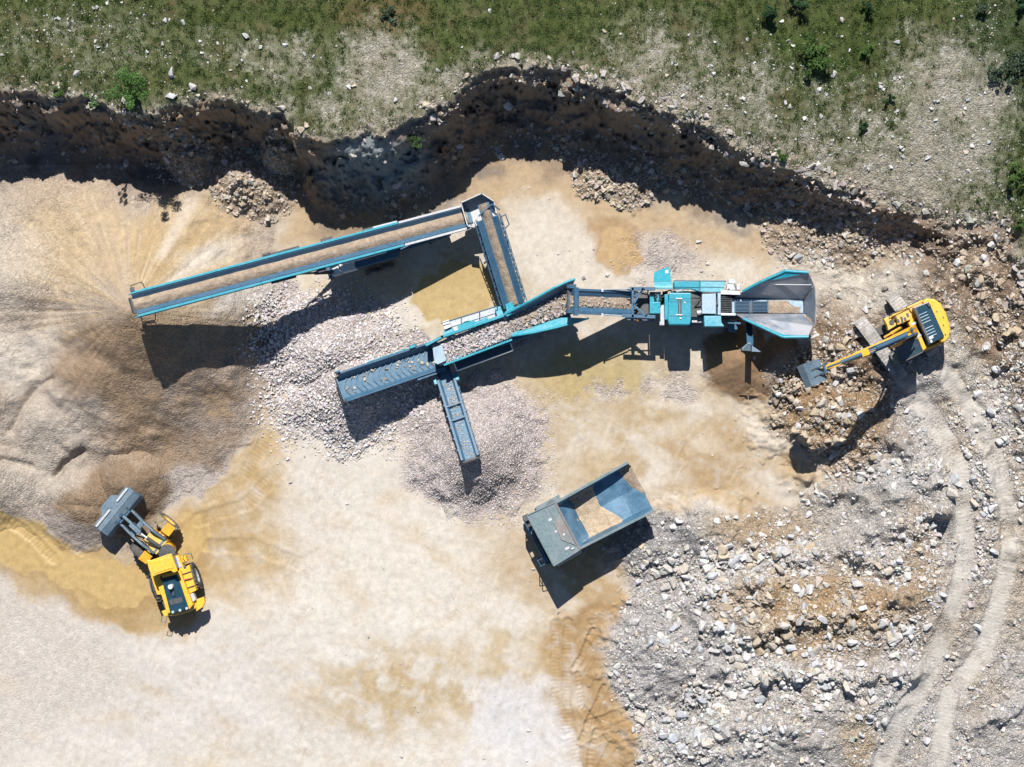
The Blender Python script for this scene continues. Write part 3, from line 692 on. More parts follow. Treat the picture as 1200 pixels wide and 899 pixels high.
# sparse chips on the yard floor
n = 3200; ix = rg.uniform(330, 1000, n); iy = rg.uniform(215, 900, n)
k = rg.random(n) < (.10 + .6 * np.exp(-((ix - 790) / 90) ** 2 - ((iy - 300) / 30) ** 2) + .35 * np.exp(-((ix - 690) / 60) ** 2 - ((iy - 320) / 20) ** 2) + .35 * np.exp(-((ix - 890) / 50) ** 2 - ((iy - 590) / 30) ** 2) + .35 * np.exp(-((ix - 340) / 25) ** 2 - ((iy - 520) / 30) ** 2)); ix, iy = ix[k], iy[k]
gx, gy, z = ground_pts(ix, iy, 0); n = len(z); r = plaw(n, rg, .045, .17, 2.4)
STUFF['yard'] = (to_world(gx, gy, z + r * .2), r, stone_cols(n, rg, (.40, .37, .34), .14, .2))
# gravel heaps
def heap(key, bbox, fn, lo, hi, n, base, seed, thr=.03, ex=3.0, inset=None):
    rg = np.random.default_rng(seed); gx = rg.uniform(bbox[0], bbox[1], n); gy = rg.uniform(bbox[2], bbox[3], n)
    hh = fn(gx, gy); k = hh > thr + rg.exponential(.03, n) * 0
    edge = (hh > -.9) & ~k & (rg.random(n) < .5 * np.exp((hh - thr) / .16)); k = k | edge
    gx, gy = gx[k], gy[k]; z = total_h(gx, gy); r = plaw(len(z), rg, lo, hi, ex)
    STUFF[key] = (to_world(gx, gy, z + r * .25), r, stone_cols(len(z), rg, base, .16, .12))
heap('coarse', (280, 545, 325, 545), p_coarse, .065, .17, 15500, (.50, .465, .455), 31, .04, 3.2)
heap('medium', (450, 655, 435, 620), p_medium, .035, .08, 21000, (.47, .43, .42), 32, .03, 4)
# hand placed rocks (photo px, diameter px, label)
HAND = [
 (1052,355,19,'square pale block just above the excavator rear track'),(1038,336,15,'white oval boulder left of the square block above the excavator'),
 (594,121,17,'whitish boulder stuck high in the quarry wall below the grass edge'),(201,85,15,'upper of three white boulders above the cliff bush shadow'),
 (226,101,14,'white boulder right of its two neighbours at the cliff edge'),(202,116,16,'white boulder lowest of three right beside the drop'),
 (90,87,12,'white stone alone above the left end of the cliff'),(215,27,9,'small white boulder high in the grass, left part'),
 (335,54,9,'flat white stone in the grass right of a pale track'),(288,43,12,'long flat white stone lying in thick grass'),
 (463,118,8,'single grey white stone on the grassy shoulder'),(976,88,11,'pale boulder below the two dark shrubs'),
 (986,23,9,'white stone near the top edge between shrubs'),(1051,50,9,'pale grey stone right of the small shrub'),
 (960,484,12,'blue grey slab lying on the tan boulder heap'),(985,471,13,'white angular boulder on the tan heap'),
 (664,607,10,'round grey stone at the edge of the dump truck shadow'),(1114,578,18,'big round grey boulder beside the crawler tracks'),
 (1112,548,17,'long pale slab above the round grey boulder'),(1118,560,15,'tilted narrow slab wedged against the pale slab'),
 (920,596,8,'lone white stone on the tan floor under the arm shadow'),(975,560,10,'grey stone in the bucket shadow'),
 (862,712,15,'large pale wedge of rock in the middle of the rubble'),(765,752,19,'broad pale slab sunk in the left rubble heap'),
 (803,764,12,'bright white stone on the left rubble heap'),(847,785,15,'smooth upright oval stone in the rubble'),
 (742,855,9,'lone white stone on the tan churned ground'),(1002,681,15,'bluish white block in the upper rubble'),
 (800,687,14,'blue grey faceted boulder in the upper left rubble'),(942,710,16,'tan boulder block in the rubble centre'),
 (890,820,20,'long rounded boulder in the lower rubble'),(1145,735,14,'pale stone between the two crawler ruts'),(1178,778,14,'yellowish stone at the right edge of the ruts'),
 (674,205,10,'flat grey boulder at the foot of the wall'),(819,283,8,'grey stone left of the crusher hopper on the sand'),(712,322,8,'pale chip stone above the crusher belt'),
 (1040,418,22,'cracked pale rock ledge under the excavator arm'),(1026,402,14,'small cracked block beside the front track'),(1046,432,17,'square slab broken off the ledge by the track'),
 (963,448,14,'tan boulder left of the excavator arm'),(1094,240,0,'') ]
hr = np.random.default_rng(5)
ind = []
for (x, y, dpx, lab) in HAND:
    if not lab: continue
    gx, gy, z = ground_pts(np.array([float(x)]), np.array([float(y)]), HP if y < 125 else .8)
    r_ = dpx / 36 * 1.05; ind.append((to_world(gx, gy, z + r_ * .22)[0], r_, lab, None, None))
def region(ix, iy):
    if ix > 1060 and iy < 430: return 'brown bank right of the excavator', 'rocks on the brown bank'
    if 880 < ix < 1060 and iy < 575: return 'tan boulder heap between excavator and crusher', 'rocks on the boulder heap'
    if ix < 880 and iy < 320: return 'sandy floor under the wall', 'rocks under the wall'
    if ix >= 1060: return 'dusty ground along the crawler ruts', 'rocks along the crawler ruts'
    if iy < 640: return 'dirt slope below the excavator arm shadow', 'rocks below the arm shadow'
    if ix < 840: return 'left end of the rubble field by the tan ground', 'rocks at the left rubble end'
    if iy < 770: return 'upper middle of the rubble field', 'rocks in the upper rubble'
    return 'lower middle of the rubble field', 'rocks in the lower rubble'
order = np.argsort(-RB['r']); nind = 300 - len(ind) - 8; top = order[:nind]; rest = order[nind:]
for i in top:
    reg, grp = region(RB['ix'][i], RB['iy'][i]); ind.append((RB['P'][i], RB['r'][i], 'pale angular rock on the ' + reg, grp, None))
protos = []; protot = []; ROCKT = stone_mat('tan_rock', True, tanv=True)
for i in range(14):
    V, F = rock_variant(13 + i % 4, 400 + i)
    me = bpy.data.meshes.new('rock'); me.from_pydata(V.tolist(), [], F.tolist()); me.materials.append(ROCK); protos.append(me); mt_ = me.copy(); mt_.materials.clear(); mt_.materials.append(ROCKT); protot.append(mt_)
for P_, r_, lab, grp, _ in ind:
    tz = grp in ('rocks on the boulder heap', 'rocks on the brown bank') or (grp == 'rocks in the upper rubble' and hr.random() < .5); o = bpy.data.objects.new('rock', (protot if tz and hr.random() < .75 else protos)[hr.integers(14)]); COL.objects.link(o); o.location = P_; o.scale = (r_, r_ * hr.uniform(.8, 1.05), r_ * hr.uniform(.8, 1.1))
    o.rotation_euler = (hr.normal(0, .3), hr.normal(0, .3), hr.uniform(0, 6.28)); tag(o, lab, 'rock', grp)
def stuff(name, key, label, cat, variants, lo=0):
    P_, r_, c_ = STUFF[key]; o = joined(name, P_, r_, c_, variants, STONE, seed=len(key)); tag(o, label, cat, kind='stuff'); return o
STUFF['rubble'] = (RB['P'][rest], RB['r'][rest], RB['c'][rest])
stuff('rubble', 'rubble', 'broken limestone rubble strewn over the right half of the yard', 'rubble', BIGV)
stuff('meadow_stones', 'meadow', 'small white stones strewn in the grass above the quarry', 'stones', SMLV)
stuff('wall_debris', 'wall', 'brown loose rock on the quarry wall and at its foot', 'rubble', SMLV)
stuff('stone_chips', 'yard', 'stray stone chips on the pale yard floor', 'stones', SMLV)
stuff('coarse_stones', 'coarse', 'fist sized pinkish stones covering the pile under the chevron belt', 'stones', SMLV)
stuff('gravel', 'medium', 'small grey pink gravel covering the round pile', 'gravel', SMLV)

# ------------------------------------------------------------------ grass and shrubs
def grass_stuff():
    rg = np.random.default_rng(21); n = 640000
    ix = rg.uniform(-110, 1310, n); iy = rg.uniform(-90, 320, n)
    dz = HP; gx = 600 + (ix - 600) * .985 + 0; gx, gy = G_arr(ix, iy, HP)
    s = cliff_s(gx, gy); k = s < 2; gx, gy, s = gx[k], gy[k], s[k]; z = base_h(gx, gy)
    X, Y = (gx - 600) / 18, (450 - gy) / 18
    _, _, gs, _ = colour(X, Y, z, s); cl = fbm(gx, gy, 9, 3, 601); big = fbm(gx, gy, 40, 3, 603)
    k = rg.random(len(gs)) < np.clip(gs * (.42 + cl * 1.1 + big * .3), .015, 1); X, Y, z, cl, big, gx, gy = X[k], Y[k], z[k], cl[k], big[k], gx[k], gy[k]
    n = len(X); B = 3; h = rg.uniform(.06, .15, n) * (1 + cl * 1.2); w = rg.uniform(.018, .036, n)
    a = rg.uniform(0, 6.28, (n, B)); rad = rg.uniform(.03, .10, (n, B)) 
    base = np.stack([X, Y, z - .02], 1)[:, None, :] + np.stack([np.cos(a) * .03, np.sin(a) * .03, 0 * a], 2)
    tip = base + np.stack([np.cos(a) * rad, np.sin(a) * rad, h[:, None] * rg.uniform(.6, 1.2, (n, B))], 2)
    side = np.stack([-np.sin(a), np.cos(a), 0 * a], 2) * w[:, None, None]
    V = np.stack([base - side, base + side, tip + side * .6], 2).reshape(-1, 3)
    F = np.arange(len(V)); c = np.empty((n, 3)); c[:] = (.080, .116, .038)
    c = c * (1 + cl * .5 + big * .4)[:, None] * rg.uniform(.75, 1.3, (n, 1)); q = rg.random(n); c[q < .22] = c[q < .22] * .5 + np.array((.14, .12, .07)) * .5; c[q > .9] = c[q > .9] * np.array((.75, 1.25, .6))
    o = mesh_from('grass', V, F, np.full(len(F) // 3, 3), LEAF, False, {'Col': ('c', np.repeat(c, B * 3, 0))})
    tag(o, 'short dry green grass on the plateau above the quarry', 'grass', kind='stuff')
def G_arr(ix, iy, h):
    dx = _f[0] + _r[0] * (ix - 600) / FPX + _u[0] * (449.5 - iy) / FPX
    dy = _f[1] + _r[1] * (ix - 600) / FPX + _u[1] * (449.5 - iy) / FPX
    dz = _f[2] + _r[2] * (ix - 600) / FPX + _u[2] * (449.5 - iy) / FPX
    t = (h - CAM[2]) / dz; return 600 + 18 * (CAM[0] + dx * t), 450 - 18 * (CAM[1] + dy * t)
grass_stuff()
BARK, _t, _b = new_mat('bark'); _b.inputs['Base Color'].default_value = (.10, .075, .05, 1); _b.inputs['Roughness'].default_value = .9
def shrub(px, py, rpx, ht, col, label, seed, nm='shrub', dens=1.0, leaf=.075, hang=0):
    rg = np.random.default_rng(seed)
    gx, gy, z = ground_pts(np.array([float(px)]), np.array([float(py)]), HP)
    c0 = to_world(gx, gy, z)[0]; R_ = rpx / 18
    root = bpy.data.objects.new(nm, None); COL.objects.link(root); root.location = c0; tag(root, label, 'shrub')
    # stems
    V, F = [], []; nl = max(5, int(R_ * 7)); tips = []
    for i in range(nl):
        a = rg.uniform(0, 6.28); rr = R_ * rg.uniform(.25, .95); e = np.array([math.cos(a) * rr, math.sin(a) * rr - hang * rr * .3, ht * rg.uniform(.45, 1.0) * (1 - .35 * (rr / R_) ** 2)])
        mid = e * np.array([.4, .4, .6]); pts = [np.array([0, 0, -.15]), mid, e]; tips.append(e); tips.append(mid * .9 + e * .1 + rg.normal(0, R_ * .12, 3))
        rad = [.035 + .02 * R_, .022, .008]; b0 = len(V)
        for p_, q in zip(pts, rad):
            for k in range(5): V.append(p_ + q * np.array([math.cos(k * 1.2566), math.sin(k * 1.2566), 0]))
        for l in range(2):
            for k in range(5): F.append([b0 + l * 5 + k, b0 + l * 5 + (k + 1) % 5, b0 + l * 5 + 5 + (k + 1) % 5, b0 + l * 5 + 5 + k])
    me = bpy.data.meshes.new('stems'); me.from_pydata([tuple(v) for v in V], [], F); me.materials.append(BARK); o = bpy.data.objects.new('stems', me); COL.objects.link(o); o.parent = root
    tips = np.array(tips); n = int(900 * R_ * R_ * dens) + 200
    ti = rg.integers(0, len(tips), n); cs = rg.uniform(.5, 1.0, len(tips)) * R_ * .32
    d = rg.normal(size=(n, 3)); d /= np.linalg.norm(d, axis=1)[:, None]; p = tips[ti] + d * (cs[ti] * rg.random(n) ** .4)[:, None] * np.array([1, 1, .7]); p[:, 2] = np.maximum(p[:, 2], .04)
    nrm = d * .5 + rg.normal(0, .6, (n, 3)) + np.array([0, 0, .7]); nrm /= np.linalg.norm(nrm, axis=1)[:, None]
    t1 = np.cross(nrm, rg.normal(size=(n, 3))); t1 /= np.linalg.norm(t1, axis=1)[:, None]; t2 = np.cross(nrm, t1); sz = leaf * rg.uniform(.6, 1.4, n)[:, None]
    Vv = np.stack([p - t1 * sz, p + t2 * sz * .5, p + t1 * sz, p - t2 * sz * .5], 1).reshape(-1, 3)
    tipc = rg.uniform(.7, 1.3, len(tips)); c = np.array(col)[None] * rg.uniform(.7, 1.35, (n, 1)) * tipc[ti][:, None]
    o = mesh_from('foliage', Vv, np.arange(n * 4), np.full(n, 4), LEAF, False, {'Col': ('c', np.repeat(c, 4, 0))}); o.parent = root
GN = (.065, .115, .03); DG = (.030, .065, .025); BG = (.06, .085, .05)
shrub(159, 108, 26, 4.6, (.07, .14, .035), 'bright green bush hanging over the cliff edge at left', 1, hang=1)
shrub(118, 121, 10, 3.2, (.06, .12, .035), 'small thin bush on the rim left of the bright green bush', 19, dens=.6)
shrub(905, 24, 14, 1.6, DG, 'round dark green shrub at the top of the meadow', 2)
shrub(955, 66, 26, 1.2, GN, 'wide mid green bush on the right meadow', 3)
shrub(936, 6, 13, 1.2, DG, 'dark shrub cut by the top edge of the meadow', 4)
shrub(1018, 8, 9, 1.0, DG, 'small dark shrub near the top edge, right part', 5)
shrub(1014, 60, 9, .8, GN, 'small green shrub right of the wide bush', 6)
shrub(1042, 116, 6, .6, DG, 'small dark tuft on bare stony soil', 7)
shrub(1012, 148, 7, .6, DG, 'low dark shrub in the middle of stony ground', 8)
shrub(914, 183, 7, .5, (.07, .13, .03), 'tiny bright green bush on the cliff lip', 9)
shrub(1192, 74, 26, 1.0, BG, 'large grey green bush by the right edge', 10, dens=.7)
shrub(1165, 88, 14, .8, BG, 'grey green bush left of the large one', 11, dens=.7)
shrub(1194, 8, 14, 1.2, DG, 'dark shrub in the top right corner', 12)
shrub(1186, 208, 16, .9, GN, 'green bush at the right edge above the bank', 13, dens=.8)
shrub(1150, 8, 9, .8, BG, 'small grey green shrub left of the corner shrub', 14)
shrub(490, 160, 13, .7, (.05, .085, .03), 'dark green bush clinging to the wall below the rim', 15)
shrub(455, 18, 12, .5, BG, 'low brownish shrub at the top middle meadow', 16, dens=.5)
shrub(1193, 262, 9, .6, GN, 'small bush on the rim at the right edge', 17)
shrub(70, 108, 8, .5, (.07, .12, .03), 'small bush on the left rim of the cliff', 18)
# ------------------------------------------------------------------ machine building kit
def vv(p): return p if isinstance(p, Vector) else W(*p)
class Frame:
    """u runs p->q, v is level and to the left of u, w is up-ish"""
    def __init__(s, p, q):
        s.o = vv(p); d = vv(q) - s.o; s.L = d.length; s.u = d.normalized(); s.v = Vector((0, 0, 1)).cross(s.u).normalized(); s.w = s.u.cross(s.v).normalized()
    def __call__(s, u, v, w): return s.o + s.u * u + s.v * v + s.w * w
class MB:
    def __init__(s): s.V = []; s.F = []; s.sm = []
    def add(s, vs, fs, smooth=False):
        b = len(s.V); s.V += [Vector(v) for v in vs]; s.F += [[b + i for i in f] for f in fs]; s.sm += [smooth] * len(fs); return s
    def hull2(s, top, bot):
        n = len(top); fs = [list(range(n)), list(range(2 * n - 1, n - 1, -1))] + [[i, n + i, n + (i + 1) % n, (i + 1) % n] for i in range(n)]
        return s.add(top + bot, fs)
    def prism(s, pts, z1, z0):
        top = [vv((*p, z1)) for p in pts]; bot = [Vector((t.x, t.y, z0)) for t in top]; return s.hull2(top, bot)
    def slab(s, pts, t=.05):
        P_ = [vv(p) for p in pts]; nrm = Vector((0, 0, 0))
        for a, b in zip(P_, P_[1:] + P_[:1]): nrm += a.cross(b)
        nrm.normalize(); 
        if nrm.z < 0: nrm = -nrm
        return s.hull2(P_, [p - nrm * t for p in P_])
    def cbox(s, f, u0, u1, v0, v1, w0, w1):
        return s.hull2([f(u0, v0, w1), f(u1, v0, w1), f(u1, v1, w1), f(u0, v1, w1)], [f(u0, v0, w0), f(u1, v0, w0), f(u1, v1, w0), f(u0, v1, w0)])
    def extr(s, f, u0, u1, prof):
        return s.hull2([f(u0, a, b) for a, b in prof], [f(u1, a, b) for a, b in prof])
    def extv(s, f, v0, v1, prof):                   # profile in (u,w), run across v
        return s.hull2([f(a, v0, b) for a, b in prof], [f(a, v1, b) for a, b in prof])
    def beam(s, p, q, w, h=None):
        f = Frame(p, q); h = h or w
        if abs(f.u.z) > .995:
            f.v = Vector((1, 0, 0)); f.w = Vector((0, 1, 0))
        return s.cbox(f, 0, f.L, -w / 2, w / 2, -h / 2, h / 2)
    def tube(s, p, q, r, n=10, r2=None):
        f = Frame(p, q)
        if abs(f.u.z) > .995: f.v = Vector((1, 0, 0)); f.w = Vector((0, 1, 0))
        r2 = r if r2 is None else r2
        a = [f(0, math.cos(i * 2 * math.pi / n) * r, math.sin(i * 2 * math.pi / n) * r) for i in range(n)]
        b = [f(f.L, math.cos(i * 2 * math.pi / n) * r2, math.sin(i * 2 * math.pi / n) * r2) for i in range(n)]
        s.add(a + b, [[i, (i + 1) % n, n + (i + 1) % n, n + i] for i in range(n)], True)
        return s.add(a + b, [list(range(n))[::-1], list(range(n, 2 * n))])
    def path(s, pts, r, n=8):
        for a, b in zip(pts[:-1], pts[1:]): s.tube(a, b, r, n)
        return s
    def lathe(s, c, ax, prof, n=32):
        ax = Vector(ax).normalized(); e1 = ax.orthogonal().normalized(); e2 = ax.cross(e1); k = len(prof); vs = []
        for i in range(n):
            a = i * 2 * math.pi / n; d = e1 * math.cos(a) + e2 * math.sin(a)
            for r, h in prof: vs.append(c + ax * h + d * r)
        fs = [[i * k + j, i * k + j + 1, ((i + 1) % n) * k + j + 1, ((i + 1) % n) * k + j] for i in range(n) for j in range(k - 1)]
        return s.add(vs, fs, True)
    def build(s, name, mat, parent=None, bevel=0.0, label=None):
        me = bpy.data.meshes.new(name); org = Vector((0, 0, 0)); q = parent
        while q is not None: org = org + q.location; q = q.parent
        me.from_pydata([v - org for v in s.V], [], s.F)
        for p, sm in zip(me.polygons, s.sm): p.use_smooth = sm
        bm = bmesh.new(); bm.from_mesh(me); bmesh.ops.recalc_face_normals(bm, faces=bm.faces[:]); bm.to_mesh(me); bm.free()
        me.materials.append(mat); o = bpy.data.objects.new(name, me); COL.objects.link(o); o.parent = parent
        if bevel: 
            md = o.modifiers.new('bevel', 'BEVEL'); md.width = bevel; md.segments = 2; md.limit_method = 'ANGLE'; md.angle_limit = R(40)
        if label: o['label'] = label
        return o
def thing(name, label, cat, loc, group=None):
    o = bpy.data.objects.new(name, None); COL.objects.link(o); o.location = loc; return tag(o, label, cat, group)

def paint(name, c, rough=.45, dust=.35, metal=0.0, dustc=(.40, .35, .28), wear=.25, wearc=(.30, .31, .32), spec=.5, blot=0.0, blotc=(.3, .3, .3)):
    m, t, b = new_mat(name); L = t.links.new
    g = N(t, 'ShaderNodeNewGeometry'); pos = g.outputs['Position']
    def noi(sc, d=5, r=.6):
        v = N(t, 'ShaderNodeTexNoise', i_Scale=sc, i_Detail=d, i_Roughness=r); L(pos, v.inputs['Vector']); return v.outputs[0]
    n1, n2, n3 = noi(1.1), noi(6.5), noi(26, 3)
    col = mixc(t, 1.0, tuple(c), ramp(t, n2, [(.3, .80), (.5, 1), (.7, 1.12)]), 'MULTIPLY')
    w_ = mth(t, 'MULTIPLY', ramp(t, n3, [(.60, 0), (.70, 1)]), ramp(t, n1, [(.42, 0), (.62, wear * 2)]))
    col = mixc(t, w_, col, wearc)
    if blot:
        nb = noi(.75, 6, .55); col = mixc(t, mth(t, 'MULTIPLY', ramp(t, nb, [(.46, 0), (.60, 1)]), blot), col, blotc)
    sx = N(t, 'ShaderNodeSeparateXYZ'); L(g.outputs['Normal'], sx.inputs[0])
    up = ramp(t, sx.outputs[2], [(.15, .25), (.8, 1)])
    d_ = mth(t, 'MULTIPLY', up, mth(t, 'MULTIPLY', ramp(t, mth(t, 'ADD', mth(t, 'MULTIPLY', n1, .6), mth(t, 'MULTIPLY', n2, .4)), [(.36, .12), (.66, 1)]), dust))
    col = mixc(t, d_, col, dustc); L(col, b.inputs['Base Color'])
    L(mth(t, 'ADD', rough, mth(t, 'MULTIPLY', d_, .5)), b.inputs['Roughness']); b.inputs['Metallic'].default_value = metal
    b.inputs['Specular IOR Level'].default_value = spec
    return m
TEAL = paint('teal_paint', (.003, .245, .32), .36, .16, dustc=(.30, .40, .40))
TEALL = paint('dusty_teal_paint', (.02, .29, .37), .42, .42, dustc=(.42, .46, .48))
PALE = paint('pale_blue_steel', (.24, .36, .44), .45, .45, dustc=(.45, .47, .48))
FRAME = paint('blue_grey_steel', (.024, .088, .155), .45, .16, dustc=(.24, .27, .29))
DARK = paint('dark_steel', (.018, .026, .036), .5, .22)
GALV = paint('galvanised_steel', (.42, .44, .46), .45, .35, metal=.2)
WHITE = paint('white_paint', (.66, .66, .64), .45, .25)
RUBBER = paint('rubber_belt', (.055, .135, .205), .6, .30, dustc=(.28, .31, .33))
TYRE = paint('tyre_rubber', (.022, .024, .028), .85, .40, dustc=(.25, .22, .17))
YEL = paint('yellow_paint', (.76, .385, .010), .36, .20, dustc=(.45, .38, .26), wear=.12)
YELD = paint('dusty_yellow_paint', (.66, .38, .03), .45, .45, dustc=(.42, .36, .27))
NAVY = paint('dark_blue_panel', (.006, .038, .062), .28, .07, dustc=(.2, .22, .24), wear=.03)
GLASS = paint('tinted_glass', (.01, .035, .055), .12, .12, spec=.8, wear=0)
HOPPER = paint('worn_hopper_steel', (.14, .18, .23), .40, .50, metal=.3, dustc=(.40, .38, .38), wear=.6, wearc=(.38, .39, .41), blot=.55, blotc=(.36, .33, .32))
TRKDUST = paint('dusty_track_steel', (.11, .10, .09), .8, .95, dustc=(.52, .49, .45), wear=.3)
BODYOUT = paint('grey_green_body_paint', (.085, .135, .145), .4, .30, dustc=(.25, .28, .29), wear=.6, wearc=(.28, .14, .09), blot=.45, blotc=(.16, .17, .18))
BODYIN = paint('sky_tinted_worn_steel', (.030, .10, .165), .40, .30, metal=.15, dustc=(.20, .30, .38), wear=.8, wearc=(.18, .27, .36), blot=.75, blotc=(.10, .20, .29))  # blue of the reflected sky put into the steel, dust and wear colours
BUCKET = paint('blue_grey_bucket_steel', (.075, .125, .165), .42, .30, metal=.2, dustc=(.30, .33, .35), wear=.5)
ORANGE = paint('orange_lens', (.8, .25, .01), .3, .1); RED = paint('red_tape', (.65, .05, .03), .5, .1)
def sand_mat(name, c, sc=1.0):
    m, t, b = new_mat(name); L = t.links.new; pos = N(t, 'ShaderNodeNewGeometry').outputs['Position']
    n1 = N(t, 'ShaderNodeTexNoise', i_Scale=3, i_Detail=6); n2 = N(t, 'ShaderNodeTexVoronoi', i_Scale=16 * sc); L(pos, n1.inputs[0]); L(pos, n2.inputs[0])
    s_ = N(t, 'ShaderNodeSeparateColor'); L(n2.outputs['Color'], s_.inputs[0])
    col = mixc(t, 1.0, mixc(t, 1.0, tuple(c), ramp(t, n1.outputs[0], [(.3, .8), (.7, 1.2)]), 'MULTIPLY'), ramp(t, s_.outputs[0], [(0, .84), (1, 1.16)]), 'MULTIPLY'); L(col, b.inputs['Base Color'])
    b.inputs['Roughness'].default_value = .95; b.inputs['Specular IOR Level'].default_value = .2
    bp = N(t, 'ShaderNodeBump', i_Strength=.8, i_Distance=.04); L(n2.outputs['Distance'], bp.inputs['Height']); L(bp.outputs[0], b.inputs['Normal']); return m
SANDM = sand_mat('brown_sand', (.29, .225, .165)); SANDL = sand_mat('pale_sand', (.38, .295, .205))

def strip(name, f, u0, u1, hw, hgt, mat, label, w0=0.02, cat='sand', seed=0, taper=0):
    nu = max(8, int((u1 - u0) / .09)); nv = 11; us = np.linspace(u0, u1, nu); vs = np.linspace(-1, 1, nv); mb = MB(); vs_ = []
    U, Vg = np.meshgrid(us, vs, indexing='ij'); nz = fbm(U * 10, Vg * 8 + seed * 50, 4, 3, seed); nz2 = fbm(U * 10, Vg * 0 + seed * 9, 9, 2, seed + 5)
    for i in range(nu):
        for j in range(nv):
            v = vs[j] * (hw + nz2[i, j] * .06); vs_.append(f(us[i], v, w0 + hgt * max(0, 1 - abs(vs[j]) ** 1.7) * (1 + nz2[i, j] * .5) + (nz[i, j] * .05 if abs(vs[j]) < .95 else 0)))
    fs = [[i * nv + j, (i + 1) * nv + j, (i + 1) * nv + j + 1, i * nv + j + 1] for i in range(nu - 1) for j in range(nv - 1)]
    mb.add(vs_, fs, True); o = mb.build(name, mat); tag(o, label, cat, kind='stuff'); return o
def belt_stones(name, f, u0, u1, hw, n, lo, hi, label, base=(.40, .37, .36), seed=0, w0=.05, layer=.0, dens=None):
    rg = np.random.default_rng(seed); u = rg.uniform(u0, u1, n); v = rg.uniform(-hw, hw, n)
    if dens is not None: k = rg.random(n) < dens(u, v); u, v = u[k], v[k]; n = len(u)
    r = plaw(n, rg, lo, hi, 2.6); h = w0 + r * .4 + rg.random(n) * layer
    P_ = np.array([f(a, b, c) for a, b, c in zip(u, v, h)]); o = joined(name, P_, r, stone_cols(n, rg, base, .17, .2), SMLV, STONE, seed=seed); tag(o, label, 'stones', kind='stuff'); return o
def wheel(parent, c, ax, Rr, wd, rimmat, tyremat=None, lugs=22):
    ax = Vector(ax).normalized(); h = wd / 2; mb = MB()
    mb.lathe(c, ax, [(0, h * .55), (Rr * .16, h * .62), (Rr * .2, h * .35), (Rr * .42, h * .30), (Rr * .5, h * .80), (Rr * .56, h * .86), (Rr * .56, -h * .86), (Rr * .5, -h * .8), (Rr * .42, -h * .3), (0, -h * .4)], 28)
    w_ = mb.build('wheel', rimmat, parent)
    tb = MB(); tb.lathe(c, ax, [(Rr * .55, h * .82), (Rr * .62, h * .98), (Rr * .85, h), (Rr * .96, h * .85), (Rr, h * .5), (Rr, -h * .5), (Rr * .96, -h * .85), (Rr * .85, -h), (Rr * .62, -h * .98), (Rr * .55, -h * .82)], 40)
    e1 = ax.orthogonal().normalized(); e2 = ax.cross(e1)
    for i in range(lugs):
        for sgn in (-1, 1):
            a = (i + (.25 if sgn > 0 else -.25)) * 2 * math.pi / lugs; d = e1 * math.cos(a) + e2 * math.sin(a); tg = ax.cross(d)
            p0 = c + d * Rr * .99 + ax * sgn * h * .08; p1 = c + d * Rr * .97 + ax * sgn * h * .95 + tg * sgn * Rr * .08
            tb.beam(p0, p1, .07, .07)
    tb.build('tyre', tyremat or TYRE, w_)
    return w_
def crawler(parent, p, q, wd, ht, mat, zg):
    """p,q: centre line of the track seen from above (world), track stands on zg"""
    p = Vector((p.x, p.y, zg)); q = Vector((q.x, q.y, zg)); f = Frame(p, q); r = ht / 2; L_ = f.L; n = 10; prof = []
    for i in range(n + 1): a = math.pi / 2 + math.pi * i / n; prof.append((r + math.cos(a) * r, r + math.sin(a) * r))
    for i in range(n + 1): a = -math.pi / 2 + math.pi * i / n; prof.append((L_ - r + math.cos(a) * r, r + math.sin(a) * r))
    inner = [((a - L_ / 2) * (1 - .12 / (L_ / 2)) + L_ / 2, (b - r) * .84 + r) for a, b in prof]
    mb = MB(); h = wd / 2; m_ = len(prof)
    for i in range(m_):
        j = (i + 1) % m_
        mb.hull2([f(prof[i][0], -h, prof[i][1]), f(prof[j][0], -h, prof[j][1]), f(prof[j][0], h, prof[j][1]), f(prof[i][0], h, prof[i][1])],
                 [f(inner[i][0], -h, inner[i][1]), f(inner[j][0], -h, inner[j][1]), f(inner[j][0], h, inner[j][1]), f(inner[i][0], h, inner[i][1])])
    k = int((L_ - 2 * r) / .19)
    for i in range(k + 1):
        u = r + (L_ - 2 * r) * i / k
        for w_ in (ht, 0): mb.cbox(f, u - .02, u + .02, -h - .005, h + .005, w_ - .03, w_ + .035)
    for e, cx in ((-1, r), (1, L_ - r)):
        for i in range(1, 8):
            a = math.pi / 2 + e * -1 * math.pi * i / 8 if e > 0 else math.pi / 2 + math.pi * i / 8
            d = Vector((0, 0, 0)) + f.u * math.cos(a) + f.w * math.sin(a); c = f(cx, 0, r) + d * (r + .015); t_ = f.v
            mb.beam(c - t_ * h, c + t_ * h, .04, .05)
    o = mb.build('crawler_track', mat, parent)
    fm = MB(); fm.cbox(f, r * .8, L_ - r * .8, -h * .5, h * .5, ht * .25, ht * .75)
    for i in range(6): fm.tube(f(r + (L_ - 2 * r) * (i + .5) / 6, -h * .6, ht * .25), f(r + (L_ - 2 * r) * (i + .5) / 6, h * .6, ht * .25), ht * .14, 10)
    for cx in (r, L_ - r): fm.tube(f(cx, -h * .55, r), f(cx, h * .55, r), r * .78, 16)
    fm.build('track_frame', DARK, o); return o
def hrail(mb, pts, up=1.0, r=.022, mid=True):
    P_ = [vv(p) for p in pts]; U = Vector((0, 0, up))
    for a, b in zip(P_[:-1], P_[1:]):
        mb.tube(a + U, b + U, r, 6)
        if mid: mb.tube(a + U * .5, b + U * .5, r * .8, 6)
        k = max(1, int((b - a).length / 1.1))
        for i in range(k + 1): c = a.lerp(b, i / k); mb.tube(c, c + U, r, 6)
def loc_of(px, py, h=0): p = W(px, py, h); return (p.x, p.y, 0)

